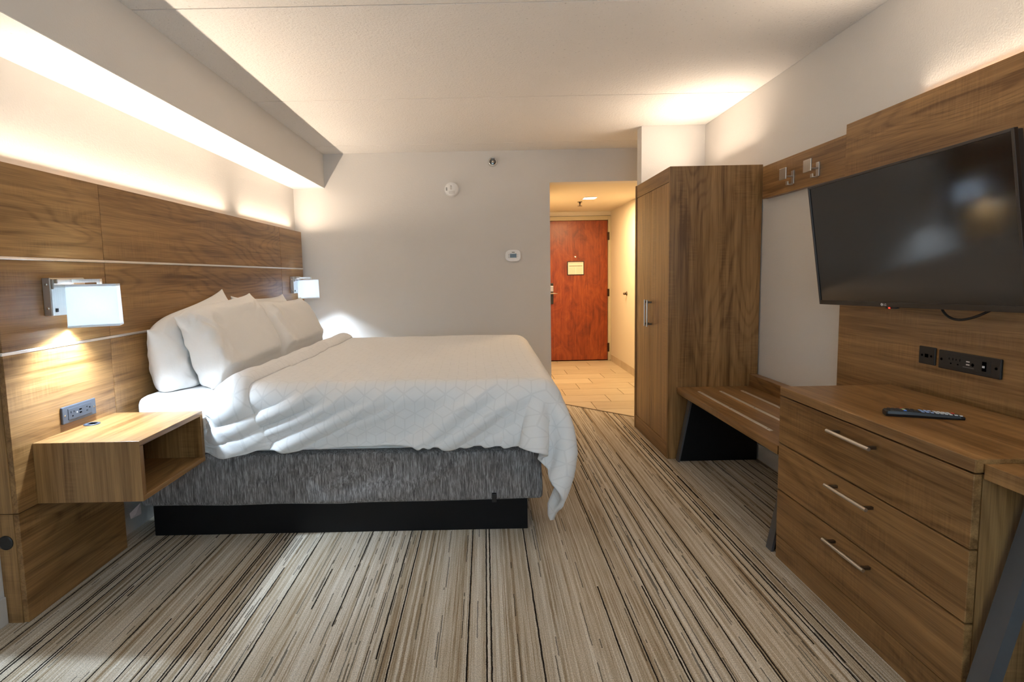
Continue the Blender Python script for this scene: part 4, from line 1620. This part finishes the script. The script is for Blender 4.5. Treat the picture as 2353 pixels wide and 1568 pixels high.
# ------------------------------------------------------------------ television panel and coat rail
tp = thing('television_surround', 'large walnut wall panel carrying the television above the dresser', 'wall panel', (1.79, 1.5, 0.6))
PX = 1.774
box('panel', PX, PX + 0.018, 0.0, 2.660, 0.60, 1.955, WOODY, tp, 0.0012)
box('batten', PX + 0.0185, XR - 0.0005, 0.1, 2.55, 0.64, 0.72, WOODY, tp, 0)
box('batten', PX + 0.0185, XR - 0.0005, 0.1, 2.55, 1.78, 1.86, WOODY, tp, 0)
cr_ = thing('coat_rail', 'walnut wall rail with two square metal coat hooks', 'coat rail', (1.79, 3.05, 1.71))
box('rail_board', PX + 0.001, XR - 0.0005, 2.6615, 3.440, 1.709, 1.910, WOODY, cr_, 0.0012)
for yc in (3.103, 2.872):
    bm = bmesh.new()
    X = PX + 0.001
    add_box(bm, X - 0.006, X, yc - 0.013, yc + 0.013, 1.748, 1.822, 0.001)          # strap
    add_box(bm, X - 0.055, X - 0.006, yc - 0.011, yc + 0.011, 1.786, 1.793, 0.001)  # arm
    add_box(bm, X - 0.032, X - 0.006, yc - 0.011, yc + 0.011, 1.742, 1.748, 0.001)  # lower lip
    add_box(bm, X - 0.036, X - 0.031, yc - 0.011, yc + 0.011, 1.742, 1.762, 0.001)
    hk = bm_obj('coat_hook', bm, NICKEL, cr_)
    box('square_plate', X - 0.062, X - 0.055, yc - 0.034, yc + 0.034, 1.772, 1.836, NICKEL, hk, 0.0015)

# data outlet and power outlet on the panel
d_o = thing('data_outlet', 'small square black data outlet on the television panel', 'outlet', (PX, 2.112, 0.87))
box('cover_plate', PX - 0.008, PX, 2.073, 2.151, 0.870, 0.941, BLACKP, d_o, 0.003)
bm = bmesh.new()
add_box(bm, PX - 0.0088, PX - 0.0078, 2.104, 2.120, 0.898, 0.912)
bm_obj('jack', bm, BLACKH, d_o)
for y in (2.090, 2.134):
    lathe('screw', (PX - 0.008, y, 0.905), (-1, 0, 0), [(0.0045, 0), (0.004, 0.001)], BLACKH, d_o, 12)
pw = thing('power_outlet', 'wide black power outlet with usb ports on the television panel', 'outlet', (PX, 1.93, 0.868))
box('cover_plate', PX - 0.010, PX, 1.803, 2.054, 0.867, 0.938, BLACKP, pw, 0.003)
ins = box('socket_insert', PX - 0.0115, PX - 0.009, 1.838, 2.018, 0.879, 0.926, plain('black_insert', (0.02, 0.019, 0.018), 0.5), pw, 0.001)
for y in (1.996, 1.966):
    duplex(ins, PX - 0.0115, -1, y, 0.904, BLACKH)
bm = bmesh.new()
for z in (0.910, 0.899):
    add_box(bm, PX - 0.0122, PX - 0.0114, 1.918, 1.932, z - 0.0022, z + 0.0022)
bm_obj('usb_port', bm, plain('pale_metal', (0.75, 0.75, 0.75), 0.3, 0.3), ins)
lathe('audio_jack', (PX - 0.0115, 1.906, 0.901), (-1, 0, 0), [(0.006, 0), (0.005, 0.001)], BLACKH, ins, 16)
sw = box('rocker_switch', PX - 0.014, PX - 0.011, 1.853, 1.868, 0.886, 0.920, BLACKH, ins, 0.001)
box('switch_marker', PX - 0.016, PX - 0.0138, 1.856, 1.865, 0.898, 0.906, WHITEPL, ins, 0.001)
box('print_line', PX - 0.0120, PX - 0.0114, 1.900, 1.945, 0.887, 0.8905, plain('grey_print', (0.12, 0.12, 0.12)), ins, 0)
for y in (1.818, 2.040):
    lathe('screw', (PX - 0.010, y, 0.903), (-1, 0, 0), [(0.005, 0), (0.0045, 0.001)], BLACKH, pw, 14)

# ------------------------------------------------------------------ television
TLc, TRc, BLc = Vector((1.564, 2.611, 1.650)), Vector((1.600, 1.645, 1.673)), Vector((1.636, 2.600, 1.088))
ex_ = (TRc - TLc).normalized()          # along the top, towards the viewer's right
ez_ = (TLc - BLc).normalized()
ey_ = ez_.cross(ex_).normalized()       # out of the back (away from the room)
TW, TH = (TRc - TLc).length, (TLc - BLc).length
tv = thing('television', 'black flat screen television tilted on a bracket above the dresser', 'television', tuple(BLc))
rotm = Matrix((ex_, ey_, ez_)).transposed()
tv.rotation_euler = rotm.to_euler()
TVB = brushed('tv_bezel_metal', (0.085, 0.08, 0.078), 0, 0.34)
bm = bmesh.new()
bz_, bb_ = 0.010, 0.020
for a in ((0, bz_, 0, TH), (TW - bz_, TW, 0, TH), (bz_, TW - bz_, TH - bz_, TH), (bz_, TW - bz_, 0, bb_)):
    add_box(bm, a[0], a[1], 0, 0.014, a[2], a[3], 0.001)
bez = bm_obj('bezel', bm, TVB, tv, False, True)


def screen_mat():
    m, nt, b = new_mat('tv_screen_glass')
    b.inputs['Base Color'].default_value = (0.004, 0.004, 0.005, 1)
    n = noise(nt, coords(nt), 500, 1)
    L(nt, math_(nt, 'MULTIPLY_ADD', n, 0.04, 0.07), b.inputs['Roughness'])
    b.inputs['Specular IOR Level'].default_value = 0.75
    return m


box('screen', bz_, TW - bz_, 0.004, 0.012, bb_, TH - bz_, screen_mat(), tv, 0, True)
box('rear_cover', 0.004, TW - 0.004, 0.0142, 0.036, 0.004, TH - 0.004, BLACKP, tv, 0.004, True)
box('rear_housing', 0.16, TW - 0.16, 0.0362, 0.060, 0.05, TH * 0.72, BLACKP, tv, 0.006, True)
ir = box('sensor', TW * 0.42, TW * 0.42 + 0.055, 0.002, 0.016, -0.007, 0.0, BLACKP, tv, 0.002, True)
box('standby_light', TW * 0.42 + 0.017, TW * 0.42 + 0.024, 0.0008, 0.0022, -0.006, -0.001, glow('red_standby_led', (1.0, 0.02, 0.01), 3.0), ir, 0, True)
# maker's mark on the lower bezel
cu = bpy.data.curves.new('mark_text', 'FONT')
cu.body = 'LG'
cu.size = 0.013
cu.extrude = 0.0003
to = bpy.data.objects.new('mark_text', cu)
COL.objects.link(to)
dg = bpy.context.evaluated_depsgraph_get()
tme = bpy.data.meshes.new_from_object(to.evaluated_get(dg))
bpy.data.objects.remove(to)
WH = plain('white_print', (0.85, 0.85, 0.85), 0.4)
bm = bmesh.new()
bm.from_mesh(tme)
lx = TW * 0.40
for v in bm.verts:
    v.co = Vector((lx + 0.013 + v.co.x, -0.0006 + v.co.z * 0.3, 0.0055 + v.co.y))
add_lathe(bm, (lx + 0.005, -0.0002, 0.0100), (0, -1, 0), [(0.0058, 0), (0.0058, 0.0006)], 24)
bm_obj('logo', bm, WH, bez, False, True)
bm = bmesh.new()
add_box(bm, lx + 0.0046, lx + 0.0058, -0.0014, -0.0007, 0.0070, 0.0128)
add_box(bm, lx + 0.0046, lx + 0.0084, -0.0014, -0.0007, 0.0070, 0.0080)
bm_obj('logo_line', bm, BLACKP, bez, False, True)
# bracket from the rear housing back to the panel (world space points turned into the set's own frame)
Minv = Matrix.Translation(BLc) @ rotm.to_4x4()
Minv = Minv.inverted()
bm = bmesh.new()
add_box(bm, PX - 0.012, PX - 0.0005, 1.95, 2.30, 1.20, 1.58)
add_box(bm, PX - 0.085, PX - 0.012, 2.02, 2.05, 1.24, 1.54)
add_box(bm, PX - 0.085, PX - 0.012, 2.20, 2.23, 1.24, 1.54)
for v in bm.verts:
    v.co = Minv @ v.co
bm_obj('wall_bracket', bm, BLACKP, tv, False, True)
bm = bmesh.new()
ca = [(1.735, 2.02, 1.13), (1.722, 2.00, 1.098), (1.716, 1.965, 1.074), (1.714, 1.925, 1.066), (1.716, 1.885, 1.072), (1.720, 1.845, 1.088), (1.728, 1.80, 1.115)]


def smooth_path(p, n=5):
    P_ = [Vector(a) for a in p]
    out = []
    for i in range(len(P_) - 1):
        a, b, c, d_ = P_[max(i - 1, 0)], P_[i], P_[i + 1], P_[min(i + 2, len(P_) - 1)]
        for k in range(n):
            t_ = k / n
            out.append(0.5 * ((2 * b) + (c - a) * t_ + (2 * a - 5 * b + 4 * c - d_) * t_ ** 2 + (3 * b - a - 3 * c + d_) * t_ ** 3))
    return out + [P_[-1]]


add_tube(bm, smooth_path(ca), 0.0045, 8)
for v in bm.verts:
    v.co = Minv @ v.co
bm_obj('cable', bm, BLACKP, tv, True, True)
